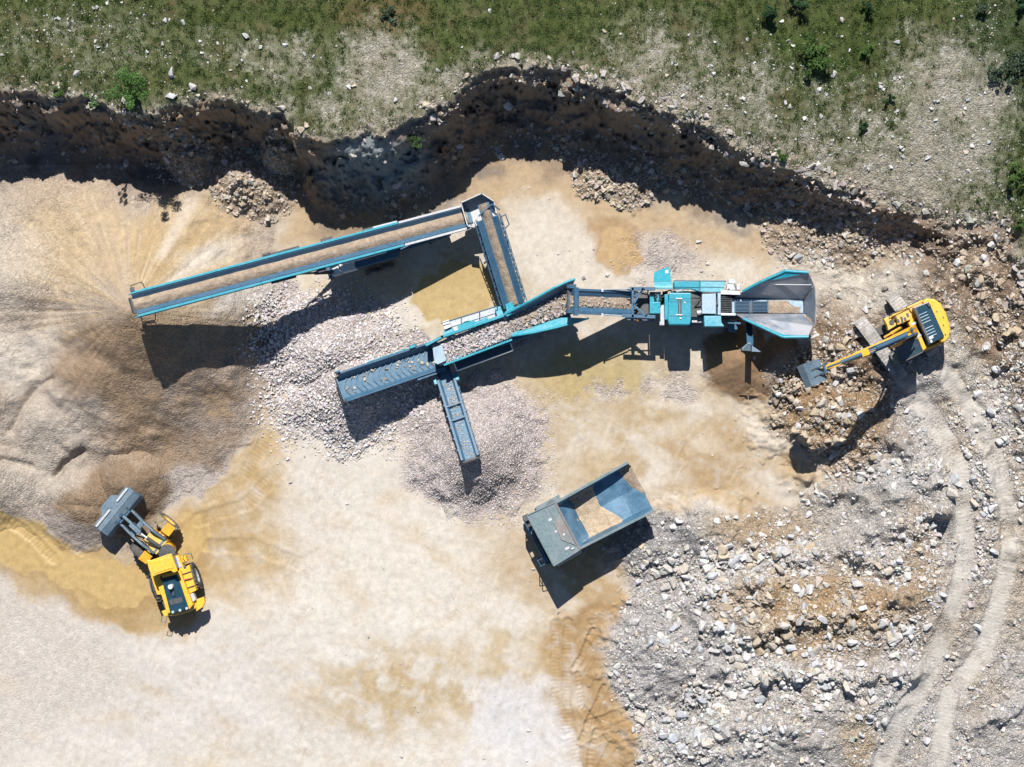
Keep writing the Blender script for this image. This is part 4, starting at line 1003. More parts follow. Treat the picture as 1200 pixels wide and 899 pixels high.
# ------------------------------------------------------------------ A: long stacking conveyor
st = thing('stacking_conveyor', 'very long teal edged stacking conveyor rising to the left over the big gravel cone', 'conveyor', loc_of(430, 300))
F1 = Frame((556, 252.0, 2.3), (157.5, 357.5, 8.3)); L1 = F1.L
mb = MB()                                           # v>0 is the lower edge in the photograph
for sg in (-1, 1):
    mb.extr(F1, .6, L1, [(sg * .30, -.02), (sg * .60, .30), (sg * .62, .30), (sg * .62, .26), (sg * .33, -.06)])
    mb.cbox(F1, .4, L1 - .05, min(sg * .60, sg * .66), max(sg * .60, sg * .66), -.30, .26)
for u in np.arange(1, L1, 1.15): mb.cbox(F1, u - .04, u + .04, -.6, .6, -.34, -.26)
mb.build('trough', FRAME, st)
for sg in (-1, 1):
    mb = MB(); a, b = sorted((sg * .665, sg * .80))
    mb.cbox(F1, 5.0, L1, a, b, .06, .34)
    mb.cbox(F1, 5.0, L1, a, b, -.34, -.26)
    for k_, u in enumerate(np.arange(5.2, L1 - .3, 1.15)):
        mb.beam(F1(u, sg * .73, -.3), F1(u + .55, sg * .73, .1), .05); mb.beam(F1(u + .55, sg * .73, .1), F1(u + 1.1, sg * .73, -.3), .05)
    mb.build('side_rail', TEAL, st, .01)
    mb = MB(); mb.cbox(F1, .6, 4.95, a, b, .0, .32); mb.cbox(F1, 6.2 if sg > 0 else 5.0, 9.2 if sg > 0 else 6.6, b if sg > 0 else a - .10, b + .10 if sg > 0 else a, .1, .2); mb.build('tail_guard', GALV, st, .01)
mb = MB(); mb.cbox(F1, .2, L1 + .1, -.42, .42, -.06, -.02); mb.cbox(F1, .2, L1 + .1, -.42, .42, -.36, -.33); mb.build('belt', RUBBER, st)
for u_, r_ in ((L1 + .05, .2), (.3, .17)): mb = MB(); mb.tube(F1(u_, -.5, -.2), F1(u_, .5, -.2), r_, 16); mb.build('drum', DARK, st)
mb = MB(); mb.path([F1(L1 - .1, -.8, .1), F1(L1 - .1, -1.2, .15), F1(L1 - .8, -1.25, .15), F1(L1 - .9, -.8, .1)], .03)
mb.path([F1(L1 - .2, .8, -.3), F1(L1 - .2, 1.15, -.3), F1(L1 - 1.0, 1.2, -.3), F1(L1 - 1.1, .8, -.3)], .03); mb.cbox(F1, L1 - .25, L1, -1.05, -.82, -.1, .4); mb.build('head_guard', DARK, st)
mb = MB()                                           # small parts along the rails
for u, v0, v1, l in ((9.6,-.95,-.82,2.4),(8.7,-1.05,-.82,.5),(12.6,-1.0,-.82,.7),(15.8,-.93,-.82,1.6),(9.3,.82,.93,1.6),(11.8,.82,1.0,.5)):
    mb = MB(); mb.cbox(F1, L1 - u - l / 2, L1 - u + l / 2, v0, v1, -.15, .12); mb.build('cable_tray', DARK, st)
# lattice underneath, chassis, wheels
mb = MB()
for sg in (-1, 1):
    mb.beam(F1(2, sg * .6, -.9), F1(11.5, sg * .6, -1.0), .12)
    for u in np.arange(2, 11, 1.3): mb.beam(F1(u, sg * .6, -.9), F1(u + .65, sg * .6, -.34), .07); mb.beam(F1(u + .65, sg * .6, -.34), F1(u + 1.3, sg * .6, -.9), .07)
mb.build('lattice_truss', FRAME, st)
mb = MB(); Fc = Frame((535, 266, 1.0), (392, 312, 1.1)); mb.cbox(Fc, .5, Fc.L, -.42, .42, -.2, .35); mb.cbox(Fc, 4, Fc.L - .2, -.75, .55, -.05, .75)
mb.build('chassis', FRAME, st, .02)
mb = MB(); Fp = Frame((388, 316, 2.2), (413, 309, 2.2)); mb.cbox(Fp, -.05, .5, -.42, .42, -1.1, .0); mb.cbox(Fp, .6, 1.55, -.40, .40, -1.1, .05)
for i in range(6): mb.cbox(Fp, .68 + i * .14, .74 + i * .14, -.34, .34, .05, .08)
mb.build('power_unit', WHITE, st, .02)
mb = MB(); mb.cbox(Fp, 1.6, 4.4, -.35, .5, -1.0, -.05); mb.cbox(Fp, -.32, -.1, -.5, .3, -1.5, -.3); mb.build('hydraulic_tank', FRAME, st, .02)
for dx, sg in ((0, -1), (0, 1), (.95, -1), (.95, 1)):
    c = Fc(Fc.L - 2.2 - dx, sg * 1.0, 0); c.z = .5; wheel(st, c, Fc.v, .5, .3, GALV, lugs=0)
mb = MB()
for sg in (-1, 1):
    a = Fc(Fc.L - .6, sg * .55, 0); b = F1(L1 * .56, sg * .6, -.3); mb.beam(a, a.lerp(b, .55), .22); mb.tube(a.lerp(b, .5), b, .07)
    a2 = Fc(Fc.L - 3.6, sg * .55, 0); b2 = F1(L1 * .38, sg * .6, -.95); mb.beam(a2, b2, .16)
    mb.beam(Fc(2, sg * .4, 0), Vector((Fc(2, sg * .4, 0).x, Fc(2, sg * .4, 0).y, .02)), .12)
mb.beam(Fc(Fc.L - .6, -.55, .2).lerp(F1(L1 * .56, -.6, -.3), .5), Fc(Fc.L - .6, .55, .2).lerp(F1(L1 * .56, .6, -.3), .5), .1)
mb.build('support_strut', DARK, st)
# feed box at the tail
mb = MB(); H0 = [(540,237.5),(564.5,226.5),(579,236),(582.5,262),(577,267)]; H1 = [(540,237.5),(548,266)]
def wall(mb, pts, z1, z0, t=.06):
    P_ = [vv((*p, z1)) for p in pts]
    for a, b in zip(P_[:-1], P_[1:]):
        d = (b - a).normalized(); e = d * t / 2; n_ = Vector((-d.y, d.x, 0)) * t / 2; a_, b_ = a - e, b + e
        tp = [a_ + n_, b_ + n_, b_ - n_, a_ - n_]; mb.hull2(tp, [Vector((p.x, p.y, z0)) for p in tp])
wall(mb, [(548,265),(540,237.5),(564.5,226.5),(579,236),(583,255)], 3.3, 2.3); wall(mb, [(548,265),(556,266)], 3.3, 2.3)
mb.prism([(541,238),(564,228),(579,237),(582,262),(549,265)], 2.30, 2.22)
mb.build('feed_box', GALV, st)
strip('sand', F1, .5, L1 + .05, .37, .17, SANDM, 'ribbon of brown sand riding the very long stacking conveyor', seed=3)

# ------------------------------------------------------------------ B: screening plant
sc = thing('screening_plant', 'teal screening plant with stone covered deck, three conveyors and flared feed hopper', 'screening plant', loc_of(570, 395))
mb = MB(); mb.slab([(591,369,3.5),(617,355,4.0),(650,337,4.2),(667,329.5,4.2),(674,327,4.2),(672,333,3.6),(665,342,3.3),(643,352,3.2),(617,364,3.1),(593,374,3.0)], .06); mb.build('hopper_wing', FRAME, sc)  # dark colour paints the shaded look of the upper wing's inner face
mb = MB(); mb.path([vv(p) for p in [(591,369,3.52),(617,355,4.03),(650,337,4.23),(667,329.5,4.23),(674,327,4.23)]], .08); mb.slab([(598,366,3.4),(617,355,4.05),(650,337,4.25),(672,327,4.25),(671,328.6,4.0),(650,340,4.0),(617,358,3.8)], .05); mb.build('wing_rim', TEAL, sc)
mb = MB(); mb.slab([(598,390.5,3.0),(617,385.5,3.1),(655,372.5,3.2),(667,372,3.3),(690,373,4.0),(677,377.5,4.1),(650,384.5,4.0),(623,390.5,3.8),(600,394,3.4)], .06); mb.build('hopper_wing', TEALL, sc, label='lower pale blue wing of the feed hopper')
mb = MB(); mb.path([vv(p) for p in [(690,373,4.02),(677,377.5,4.12),(650,384.5,4.02),(623,390.5,3.82),(600,394,3.42)]], .06); mb.build('wing_rim', TEAL, sc)
Ff = Frame((595, 381.5, 2.75), (670, 350.5, 3.15)); Fs = Frame((507, 418, 2.75), (596, 382.5, 2.95))
mb = MB(); mb.cbox(Ff, 0, Ff.L + .2, -.78, .78, -.15, 0); mb.build('feeder_belt', RUBBER, sc)
mb = MB(); mb.cbox(Fs, .2, Fs.L, -.72, .72, -.1, 0)
for i in range(4): mb.cbox(Fs, .8 + i * .45, .85 + i * .45, -.72, .72, 0, .06)
mb.build('screen_deck', PALE, sc)
mb = MB()
for a, b in (((500,404),(518,394.5)), ((518,394.5),(591,369.5))):
    wall(mb, [a, b], 3.45, 2.1, .17)
mb.build('box_wall', TEAL, sc, .015)
mb = MB(); wall(mb, [(521,427.5),(599,398.5)], 3.3, 2.1, .12); mb.build('box_wall', TEAL, sc, .015)
mb = MB(); mb.slab([(507,408,3.2),(518,404,3.25),(523,422.5,3.25),(513,427,3.15),(509,425,3.1)], .06); mb.build('discharge_plate', PALE, sc, .01)
mb = MB(); mb.prism([(516,410),(597,380),(601,392),(523,424)], 2.6, 1.6); mb.build('screen_frame', FRAME, sc, .02)
Fb = Frame((505, 420, 1.5), (668, 358, 1.5)); mb = MB(); mb.cbox(Fb, 0, Fb.L, -.55, .55, -.6, .25); mb.cbox(Fb, 4.6, Fb.L - .2, -.95, .95, .1, 1.25); mb.cbox(Fb, 5.2, 8, -.9, .9, -.5, .2); mb.build('chassis', FRAME, sc, .02)
for sg in (-1, 1):
    a = Fb(3.6, sg * 1.0, 0); b = Fb(7.6, sg * 1.0, 0); crawler(sc, a, b, .5, .85, TRKDUST, 0.02)
# walkways
mb = MB(); mb.prism([(519,379),(583.5,359.5),(588,368),(521.5,392)], 2.4, 2.34); mb.build('walkway', GALV, sc)
mb = MB(); hrail(mb, [(519,379.5,2.4),(583.5,359.5,2.4)], 1.05, .03); mb.build('handrail', FRAME, sc)
mb = MB(); mb.prism([(518,377.5),(525.5,374.5),(529,383),(521,386.5)], 3.2, 1.2); mb.build('control_cabinet', WHITE, sc, .02)
mb = MB(); mb.prism([(519,388),(530,384),(532,390),(521,394)], 3.0, 2.0); mb.prism([(579,361),(586,359),(590,368),(583,371)], 3.1, 1.8); mb.build('guard_panel', TEALL, sc, .02)
mb = MB(); mb.prism([(536,382.5),(546,376),(556,376),(559,379.5),(547,386),(538,387)], 2.95, 2.4); mb.tube((556, 380.5, 2.85), (572, 373.5, 2.85), .11); mb.prism([(557,377.5),(570,371.5),(572,376),(560,381.5)], 2.6, 2.4); mb.build('drive_motor', TEAL, sc, .03)
mb = MB(); mb.prism([(532,425.5),(535.5,434.5),(601,410.5),(597.5,401)], 2.3, 2.24); mb.build('walkway', NAVY, sc, label='dark lower walkway in the shade')
mb = MB(); mb.path([vv(p) for p in [(532,425.5,2.42),(535.5,434.5,2.42),(601,410.5,2.42),(598,402,2.42)]], .05); mb.build('kick_rail', WHITE, sc)
mb = MB(); mb.prism([(592,357),(600,353.5),(604,362),(601,366.5),(594,366)], 2.9, 1.9); mb.prism([(591,366),(600,361),(603,366),(594,371.5)], 3.6, 2.6); mb.build('joint_cover', TEAL, sc, .03)
# tail conveyor
Ft = Frame((519, 414.5, 1.7), (400, 455, 3.75)); Lt = Ft.L
tc = MB()
tc.cbox(Ft, 0, Lt, -.98, -.86, -.2, .62); tc.cbox(Ft, Lt - .15, Lt + .1, -1.1, -.98, .1, .8); tc.cbox(Ft, 1.6, 2.0, -1.15, -.98, .2, .7)
tc.extr(Ft, .2, Lt, [(-.86, .60), (-.55, .06), (-.50, .06), (-.50, -.02), (-.58, -.02), (-.86, .5)])
tc.extr(Ft, .2, Lt, [(.86, .34), (.70, .06), (.64, .06), (.64, -.02), (.72, -.02), (.86, .24)]); tc.cbox(Ft, .2, Lt, .86, .94, -.25, .36)
tc.cbox(Ft, .2, 2.2, .94, 1.12, -.1, .25); tc.cbox(Ft, .4, Lt - .4, -.8, -.7, -.45, -.2); tc.cbox(Ft, .4, Lt - .4, .65, .75, -.45, -.2)
for u in np.arange(.6, Lt, 1): tc.cbox(Ft, u, u + .08, -.85, .85, -.42, -.30)
tcv = tc.build('tail_conveyor', FRAME, sc)
mb = MB(); mb.cbox(Ft, 0, Lt + .12, -.64, .72, -.05, 0.0); mb.cbox(Ft, 0, Lt + .12, -.6, .65, -.33, -.29)
for i in range(18):
    u = .35 + i * .385
    if u > Lt - .3: break
    pts = [(u - .32, -.5), (u - .10, -.28), (u, 0.0), (u - .02, .25), (u - .22, .6)]
    for (a, b), (c, d) in zip(pts[:-1], pts[1:]): mb.beam(Ft(a + .25, b, .03), Ft(c + .25, d, .03), .06, .09)
mb.build('chevron_belt', RUBBER, tcv); 
mb = MB(); mb.tube(Ft(Lt + .02, -.8, -.17), Ft(Lt + .02, .9, -.17), .17, 16); mb.build('drum', DARK, tcv)
mb = MB(); mb.beam(Ft(1.7, -1.02, .66), Ft(2.1, -1.02, .66), .16); mb.beam(Ft(2.2, -1.0, .6), Ft(5.0, -1.0, .62), .05); mb.build('edge_trim', TEAL, tcv)
# side conveyor
Fd = Frame((518, 428, 1.3), (551.5, 537.5, 3.7)); Ld = Fd.L
mb = MB()
for sg in (-1, 1):
    mb.cbox(Fd, 1.0, Ld, min(sg * .46, sg * .60), max(sg * .46, sg * .60), -.12, .22); mb.cbox(Fd, 1.0, Ld - .3, min(sg * .56, sg * .62), max(sg * .56, sg * .62), -.5, -.42)
    for u in np.arange(1.1, Ld - .5, .8): mb.beam(Fd(u, sg * .58, -.45), Fd(u + .4, sg * .58, -.1), .05); mb.beam(Fd(u + .4, sg * .58, -.1), Fd(u + .8, sg * .58, -.45), .05); mb.cbox(Fd, u, u + .1, min(sg * .6, sg * .68), max(sg * .6, sg * .68), 0, .15)
mb.extr(Fd, .4, Ld, [(-.46, .18), (-.33, .02), (-.36, -.02), (-.46, .1)]); mb.extr(Fd, .4, Ld, [(.46, .18), (.33, .02), (.36, -.02), (.46, .1)])
for u in (2.9, 3.9): mb.cbox(Fd, u, u + .1, -.5, .5, .18, .26)
sdc = mb.build('side_conveyor', FRAME, sc)
mb = MB(); mb.cbox(Fd, 0, Ld + .1, -.40, .40, -.05, 0); mb.build('belt', RUBBER, sdc); mb = MB(); mb.tube(Fd(Ld + .03, -.55, -.14), Fd(Ld + .03, .55, -.14), .16, 14); mb.build('drum', DARK, sdc)
for q_ in ((.9, 1.4, .62, .82), (.8, 1.2, -.8, -.62)): mb = MB(); mb.cbox(Fd, *q_, -.1, .22); mb.build('bracket', TEAL, sdc)
# fines conveyor up to the stacker
Fe = Frame((604, 362, 1.5), (566.5, 240, 3.9)); Le = Fe.L      # v>0 : left edge in the photograph
mb = MB()
mb.extr(Fe, .3, Le - .9, [(.62, .34), (.30, .02), (.30, -.03), (.62, .26)]); mb.cbox(Fe, .3, Le - .9, .62, .70, -.1, .34)
mb.extr(Fe, .3, Le - .9, [(-.62, .24), (-.30, .02), (-.30, -.03), (-.62, .16)]); mb.cbox(Fe, .3, Le - .9, -.70, -.62, -.1, .26)
for sg in (-1, 1):
    mb.cbox(Fe, .3, Le - .9, min(sg * .74, sg * .80), max(sg * .74, sg * .80), -.5, -.42); mb.cbox(Fe, .3, Le - .9, min(sg * .84, sg * .89), max(sg * .84, sg * .89), .02, .08)
    for u in np.arange(.4, Le - 1.3, .62): mb.beam(Fe(u, sg * .77, -.46), Fe(u + .3, sg * .72, .0), .04); mb.beam(Fe(u + .3, sg * .72, .0), Fe(u + .62, sg * .77, -.46), .04); mb.beam(Fe(u, sg * .7, .05), Fe(u + .3, sg * .86, .05), .045); mb.beam(Fe(u + .3, sg * .86, .05), Fe(u + .6, sg * .7, .05), .045)
fc = mb.build('fines_conveyor', FRAME, sc)
mb = MB(); mb.cbox(Fe, 0, Le, -.36, .36, -.06, 0); mb.cbox(Fe, 0, Le, -.36, .36, -.33, -.30); mb.build('belt', RUBBER, fc)
mb = MB(); mb.path([Fe(Le - 1.1, -.8, 0), Fe(Le - 1.0, -1.15, 0), Fe(Le - 1.7, -1.2, 0), Fe(Le - 1.9, -.85, 0)], .035); mb.path([Fe(Le - .6, .5, .1), Fe(Le - .1, -.55, .1), Fe(Le - .6, -.9, .1)], .05); mb.path([Fe(Le - .1, -.2, .0), Fe(Le - 1.0, -.7, .0)], .04); mb.build('bar_guard', FRAME, fc)
for sg in (-1, 1):
    mb = MB(); a = Fe(4.6, sg * .7, -.45); mb.beam(a, Vector((a.x, a.y, .02)), .1); mb.build('leg', FRAME, fc)
strip('sand', Fe, .3, Le + .1, .26, .12, SANDM, 'narrow ribbon of brown sand on the short conveyor feeding the stacker', seed=5, w0=.0)
belt_stones('stones', Ff, .1, Ff.L + .3, .72, 1500, .055, .15, 'grey stones and dirt heaped in the feed hopper', (.33, .30, .29), 41, .05, .25)
mb_ = strip('dirt', Ff, 0, Ff.L + .2, .7, .25, SANDM, 'brown dirt between stones in the feed hopper', seed=8, cat='dirt')
belt_stones('stones', Fs, .35, Fs.L + .05, .68, 1300, .06, .15, 'pinkish stones sliding down the screen deck', (.40, .36, .36), 42, .02, .08)
belt_stones('stones', Ft, .2, Lt, .5, 150, .075, .17, 'scattered tan stones on the chevron belt', (.44, .37, .30), 43, .0, 0, lambda u, v: np.clip(.25 + 1.2 * fbm(u * 10, v * 10, 9, 2, 5), .02, 1))
belt_stones('stones', Fd, 1.2, Ld, .28, 420, .035, .075, 'small tan gravel line on the short side conveyor', (.42, .36, .30), 44, .0, .02, lambda u, v: np.clip(.6 + 1.5 * fbm(u * 10, v * 10, 6, 2, 6), .05, 1))

# ------------------------------------------------------------------ C: jaw crusher
cr = thing('jaw_crusher', 'teal tracked jaw crusher with wide flared hopper and belt reaching left', 'crusher', loc_of(820, 360))
Fm = Frame((745, 356, 2.2), (669, 353, 4.9)); Lm = Fm.L           # main belt, v>0 is the lower side of the photograph
mb = MB(); 
mb.cbox(Fm, 0, Lm, -.80, -.66, -.15, .25); mb.cbox(Fm, 0, Lm, .60, .80, -.12, .20); mb.extr(Fm, 0, Lm, [(-.66, .2), (-.36, .02), (-.40, -.03), (-.66, .1)]); mb.extr(Fm, 0, Lm, [(.60, .2), (.36, .02), (.40, -.03), (.60, .1)])
mb.cbox(Fm, Lm - .35, Lm - .05, -.86, .9, .2, .36); mb.cbox(Fm, Lm - .2, Lm + .25, -1.05, -.8, -.1, .3); mb.cbox(Fm, Lm - .1, Lm + .3, .55, .75, -.1, .2)
for u in np.arange(.3, Lm, .8): mb.cbox(Fm, u, u + .08, -.7, .7, -.36, -.28)
mb.cbox(Fm, 0, Lm - .3, -.75, -.68, -.4, -.15); mb.cbox(Fm, 0, Lm - .3, .65, .72, -.4, -.12)
mc = mb.build('main_conveyor', FRAME, cr)
mb = MB(); mb.cbox(Fm, -.3, Lm + .1, -.42, .42, -.06, 0); mb.cbox(Fm, 0, Lm, -.42, .42, -.34, -.31); mb.build('belt', RUBBER, mc)
mb = MB(); mb.tube(Fm(Lm, -.7, -.17), Fm(Lm, .7, -.17), .18, 14); mb.build('drum', DARK, mc)
mb = MB(); mb.tube((706, 339.5, 3.9), (741, 338.5, 3.0), .045); mb.tube((706, 369, 3.9), (735, 370.5, 3.0), .045); mb.beam((706,338,3.9),(706,342,3.9),.12); mb.beam((706,367,3.9),(706,371,3.9),.12); mb.build('lift_cylinder', GALV, mc)
strip('dirt', Fm, 0, Lm + .1, .34, .06, SANDM, 'thin brown dirt layer on the crusher belt', seed=9, w0=.0, cat='dirt')
belt_stones('stones', Fm, .2, Lm, .3, 130, .05, .13, 'few loose stones on the crusher belt', (.40, .35, .30), 45, .02, 0)
# lattice head frame
mb = MB(); zt = 3.5
for a, b, w_ in (((738,338.5),(768,338.5),.22), ((729,370),(768,371.5),.20), ((741.5,337),(741.5,372),.14), ((754,337.5),(742,357),.12), ((742,357),(758,371),.14), ((742,348),(756,339),.09)):
    mb.beam((*a, zt), (*b, zt), w_, .22)
for p in ((740,339),(740,370),(760,339),(760,370)): a = vv((*p, zt)); mb.beam(a, Vector((a.x, a.y, 1.4)), .12)
mb.beam((735,374.5,2.6),(769,375.5,2.6),.07); mb.beam((752,371,3),(752,375.5,2.6),.06); mb.beam((768,371,3),(768,375.5,2.6),.06); mb.build('lattice_frame', FRAME, cr, .01)
mb = MB(); mb.prism([(745,342),(760,342),(760,368),(745,368)], 2.5, 1.6); mb.build('belt_guard', DARK, cr)
mb = MB(); mb.tube((746.5,375,2.65),(748.5,375,2.65),.1); mb.build('warning_light', ORANGE, cr); mb = MB(); mb.tube((752.5,376.5,2.65),(754,376.5,2.65),.08); mb.build('marker_light', RED, cr)
mb = MB(); mb.slab([(766.5,319.5,2.6),(783,312.6,2.3),(785,316,2.4),(786.5,329.5,3.2),(766,329.5,3.2)], .05); mb.build('side_door', TEAL, cr, .01)
mb = MB(); mb.slab([(780,316.5,2.55),(783,316.3,2.55),(783,320,2.75),(780,320.2,2.75)], .07); mb.build('decal', WHITE, cr)
mb = MB(); 
prof = [vv((766.5, 329.8 + 9 * i / 8, 3.15 + .42 * math.sin(math.pi * i / 8 * .62))) for i in range(9)]; prof2 = [vv((788, 329.8 + 9 * i / 8, 3.15 + .42 * math.sin(math.pi * i / 8 * .62))) for i in range(9)]
mb.add([*prof, *prof2], [[i, i + 1, 10 + i, 9 + i] for i in range(8)], True); mb.prism([(767,330.5),(787.6,330.5),(787.6,338),(767,338)], 3.1, 2.0); mb.build('cowl', TEALL, cr)
mb = MB(); mb.prism([(789.5,329.6),(819.6,329.6),(819.6,341.8),(810,338.6),(789.5,338.4)], 3.1, 2.3); mb.build('platform_panel', TEAL, cr, .03)
mb = MB(); mb.prism([(820.6,329.8),(850,330.2),(849.5,334),(845,342.5),(820.6,342.0)], 3.15, 2.3); mb.build('platform_panel', TEALL, cr, .03, label='paler dusty teal panel nearest the hopper')
mb = MB(); mb.prism([(761.3,354),(774,354),(774,367.5),(761.3,367.5)], 3.6, 2.0); mb.prism([(761.3,342),(774.5,342),(774.5,354),(761.3,354)], 3.1, 2.0); mb.build('control_box', TEAL, cr, .03)
for i in range(10):
    mb = MB(); x = 762.5 + (i * 5.3 % 11); y = 343 + (i * 3.7 % 10); mb.tube((x, y, 3.15), (x + 2.2, y + 1.4 * (-1) ** i, 3.3), .05); mb.build('hose', DARK, cr)
for q_ in ([(776.5,341.5),(782.5,341.5),(782.5,357),(776.5,357)], [(810.5,342),(822,342),(822,359),(810.5,359)]): mb = MB(); mb.prism(q_, 2.3, 1.4); mb.build('inner_frame', DARK, cr)
mb = MB(); mb.prism([(773.5,357.5),(778,357.5),(778.5,381),(773,381)], 2.9, 1.0); mb.build('step_column', GALV, cr, .01)
mb = MB(); mb.prism([(784,343.2),(810,343.2),(810,374),(808.5,380.5),(784,380.5),(782.4,374)], 4.0, 1.7); eng = mb.build('engine_cover', TEAL, cr, .06)
mb = MB(); mb.prism([(778.8,345),(783.2,345),(783.2,374.5),(778.8,374.5)], 3.5, 1.8); mb.prism([(783.4,354.5),(785.2,354.5),(785.2,366),(783.4,366)], 4.02, 3.5); mb.build('side_panel', TEAL, cr, .02)
mb = MB(); mb.prism([(794.3,351),(796,351),(796,369),(794.3,369)], 4.03, 3.9); mb.prism([(797,351),(798.8,351),(798.8,369),(797,369)], 4.03, 3.9); mb.build('grille', DARK, eng)
mb = MB()
for y in (350, 369): mb.beam((792,y,4.06),(799.5,y,4.06),.06)
for x, y in ((797.5,373),(802.5,354.5)): mb.prism([(x-.8,y-.8),(x+.8,y-.8),(x+.8,y+.8),(x-.8,y+.8)], 4.08, 4.0)
mb.build('hinge', WHITE, eng)
mb = MB()
for y in (350.2, 353.6, 370.2): mb.beam((784,y,4.005),(810,y,4.005),.035,.02)
mb.build('seam', FRAME, eng)
mb = MB(); mb.prism([(811,360),(820,359),(822,372),(823.5,373),(823.5,378),(810.8,378)], 2.4, 1.5); mb.build('deck_plate', SANDL and GALV, cr, .01)
mb = MB(); mb.tube((793, 341.5, 3.3), (800, 340.3, 3.5), .09); mb.tube((817,367,2.9),(822,366,2.9),.16); mb.build('exhaust', GALV, cr)
mb = MB(); mb.prism([(822.6,344.5),(839,344),(839,368),(822.6,367.6)], 3.9, 1.8); mb.prism([(841,343.2),(844.6,343.2),(844.6,369),(841,369)], 4.0, 1.8); mb.build('jaw_housing', PALE, cr, .03)
mb = MB(); hrail(mb, [(789.5,329.9,3.1),(850,330.3,3.15)], 1.0, .025); mb.build('handrail', FRAME, cr)
for pts in ([(788,344,3.9),(786,340,3.2),(777,343,2.6)], [(812,362,2.6),(818,356,3.0),(822,350,3.4)], [(774,350,3.2),(778,347,3.3),(783,350,3.4)], [(845,345,3.6),(850,342,3.2),(858,336,2.8)], [(735,339,3.4),(748,343,3.2),(762,346,3.2)]):
    mb = MB(); mb.path([vv(p) for p in pts], .045); mb.build('hose', DARK, cr)
mb = MB(); mb.prism([(824.8,370.2),(845,370.2),(845.6,378),(849,382.6),(825.6,382.6)], 4.1, 2.0); mb.build('fuel_tank', TEALL, cr, .04)
mb = MB(); mb.beam((823,342.9,3.8),(840,342.9,3.8),.08); mb.tube((840,356,3.95),(841.5,356,3.95),.2); mb.build('pipe', DARK, cr)
Fq = Frame((905, 359.2, 1.5), (742, 356, 1.5)); mb = MB(); mb.cbox(Fq, 0, Fq.L, -.62, .62, -.6, .3); mb.cbox(Fq, 2.0, 6.5, -.8, .8, .1, 1.2); mb.cbox(Fq, 0.2, 3, -.6, .6, .1, 1.2); mb.build('chassis', DARK, cr)
for sg in (-1, 1): crawler(cr, Fq(2.2, sg * 1.15, 0), Fq(6.4, sg * 1.15, 0), .5, .95, TRKDUST, .02)
# feeder and grizzly
mb = MB()
mb.slab([(845,347,3.5),(858,347.5,3.3),(858,365,3.3),(845,366,3.5)], .08); 
for i in range(9): mb.beam((845.5, 348 + i * 2.1, 3.56), (857, 348.2 + i * 2.05, 3.38), .05)
mb.build('jaw_chute', DARK, cr)
mb = MB(); mb.prism([(844.8,366.8),(862,367.2),(862,369.8),(844.8,369.6)], 3.9, 3.0); mb.prism([(844.6,340),(866,341),(868,345.5),(844.6,345)], 3.7, 3.0); mb.build('chute_lip', WHITE, cr, .02)
mb = MB(); mb.prism([(852,333),(860,333),(862,340),(851,340)], 3.0, 2.2); mb.prism([(854,327.5),(860,326.8),(863,330),(862,333),(853,332)], 2.6, 2.0); mb.prism([(863,333.5),(868,333.5),(868,340),(863,340)], 2.5, 1.6); mb.build('hydraulic_pump', GALV, cr, .03)
mb = MB(); mb.prism([(853,376.5),(868,378),(868,380),(853,379)], 3.3, 3.0); mb.prism([(855,379),(866,381),(862,390),(853,388)], 2.4, 1.8); mb.build('side_bracket', FRAME, cr)
zf = 3.1
mb = MB(); mb.prism([(858,349),(946,349),(946,370),(858,370)], 3.0, 2.0); mb.build('hopper_light_block', FRAME, cr)  # added box under the hopper, blocks light leaking through its gaps
mb = MB(); mb.slab([(857,351,zf),(941,351,zf),(941,366.6,zf),(857,366.6,zf)], .08); hop = mb.build('hopper_floor', PALE, cr)
mb = MB()
for x0, x1 in ((862, 878), (882, 899)):
    for i in range(8): mb.beam((x0, 353.6 + i * 1.62, zf + .12), (x1, 353.6 + i * 1.62, zf + .12), .045, .14)
for x in (861.5, 880, 899.5): mb.beam((x, 352, zf + .05), (x, 366.2, zf + .05), .10, .1)
mb.build('grizzly_bars', FRAME, hop)
mb = MB(); mb.slab([(862,353,zf+.03),(899,353,zf+.03),(899,366,zf+.03),(862,366,zf+.03)], .01); mb.build('grizzly_gap', DARK, hop)
T = lambda *p: p
mb = MB(); mb.slab([(861,348.8,zf),(941.8,351.3,zf),(953.7,334,4.7),(947.3,319.8,4.75),(920.4,318,4.75),(892,330.6,4.4),(870.6,342,3.8)], .07); up = mb.build('hopper_wing', HOPPER, cr)
mb = MB(); mb.path([vv(p) for p in [(870.6,341.6,3.86),(892,330.2,4.46),(920.4,317.6,4.8),(947.6,319.4,4.8)]], .10, 6)
mb.slab([(872,341.6,3.82),(892,330.9,4.43),(920.4,318.3,4.79),(947,320.2,4.79),(946.6,322,4.55),(921,320.6,4.5),(893,333.2,4.1),(876,342.3,3.6)], .03); mb.build('wing_rim', TEAL, up)
mb = MB(); mb.beam((902,333.4,4.1),(951,333.8,4.45),.05,.08); mb.build('stiffener', GALV, up)
mb = MB(); mb.slab([(861,367.6,zf),(941.8,367.6,zf),(953.4,381,4.7),(947.3,394.4,4.75),(918,395,4.75),(870.6,373.2,3.8)], .07); lo_ = mb.build('hopper_wing', HOPPER, cr)
mb = MB(); mb.path([vv(p) for p in [(870.6,373.4,3.86),(918,395.2,4.8),(947.6,394.8,4.8)]], .09, 6)
mb.slab([(884,378.8,4.1),(918,394.4,4.79),(947,394,4.79),(947.6,391.8,4.6),(920,391.2,4.55),(893,380,4.05)], .03); mb.build('wing_rim', TEAL, lo_)
mb = MB(); mb.slab([(941.8,351.6,zf),(941.8,367.2,zf),(955,380.5,4.55),(955.6,357,4.6),(954.2,334.2,4.6)], .07); mb.build('hopper_end_wall', HOPPER, cr)
mb = MB()
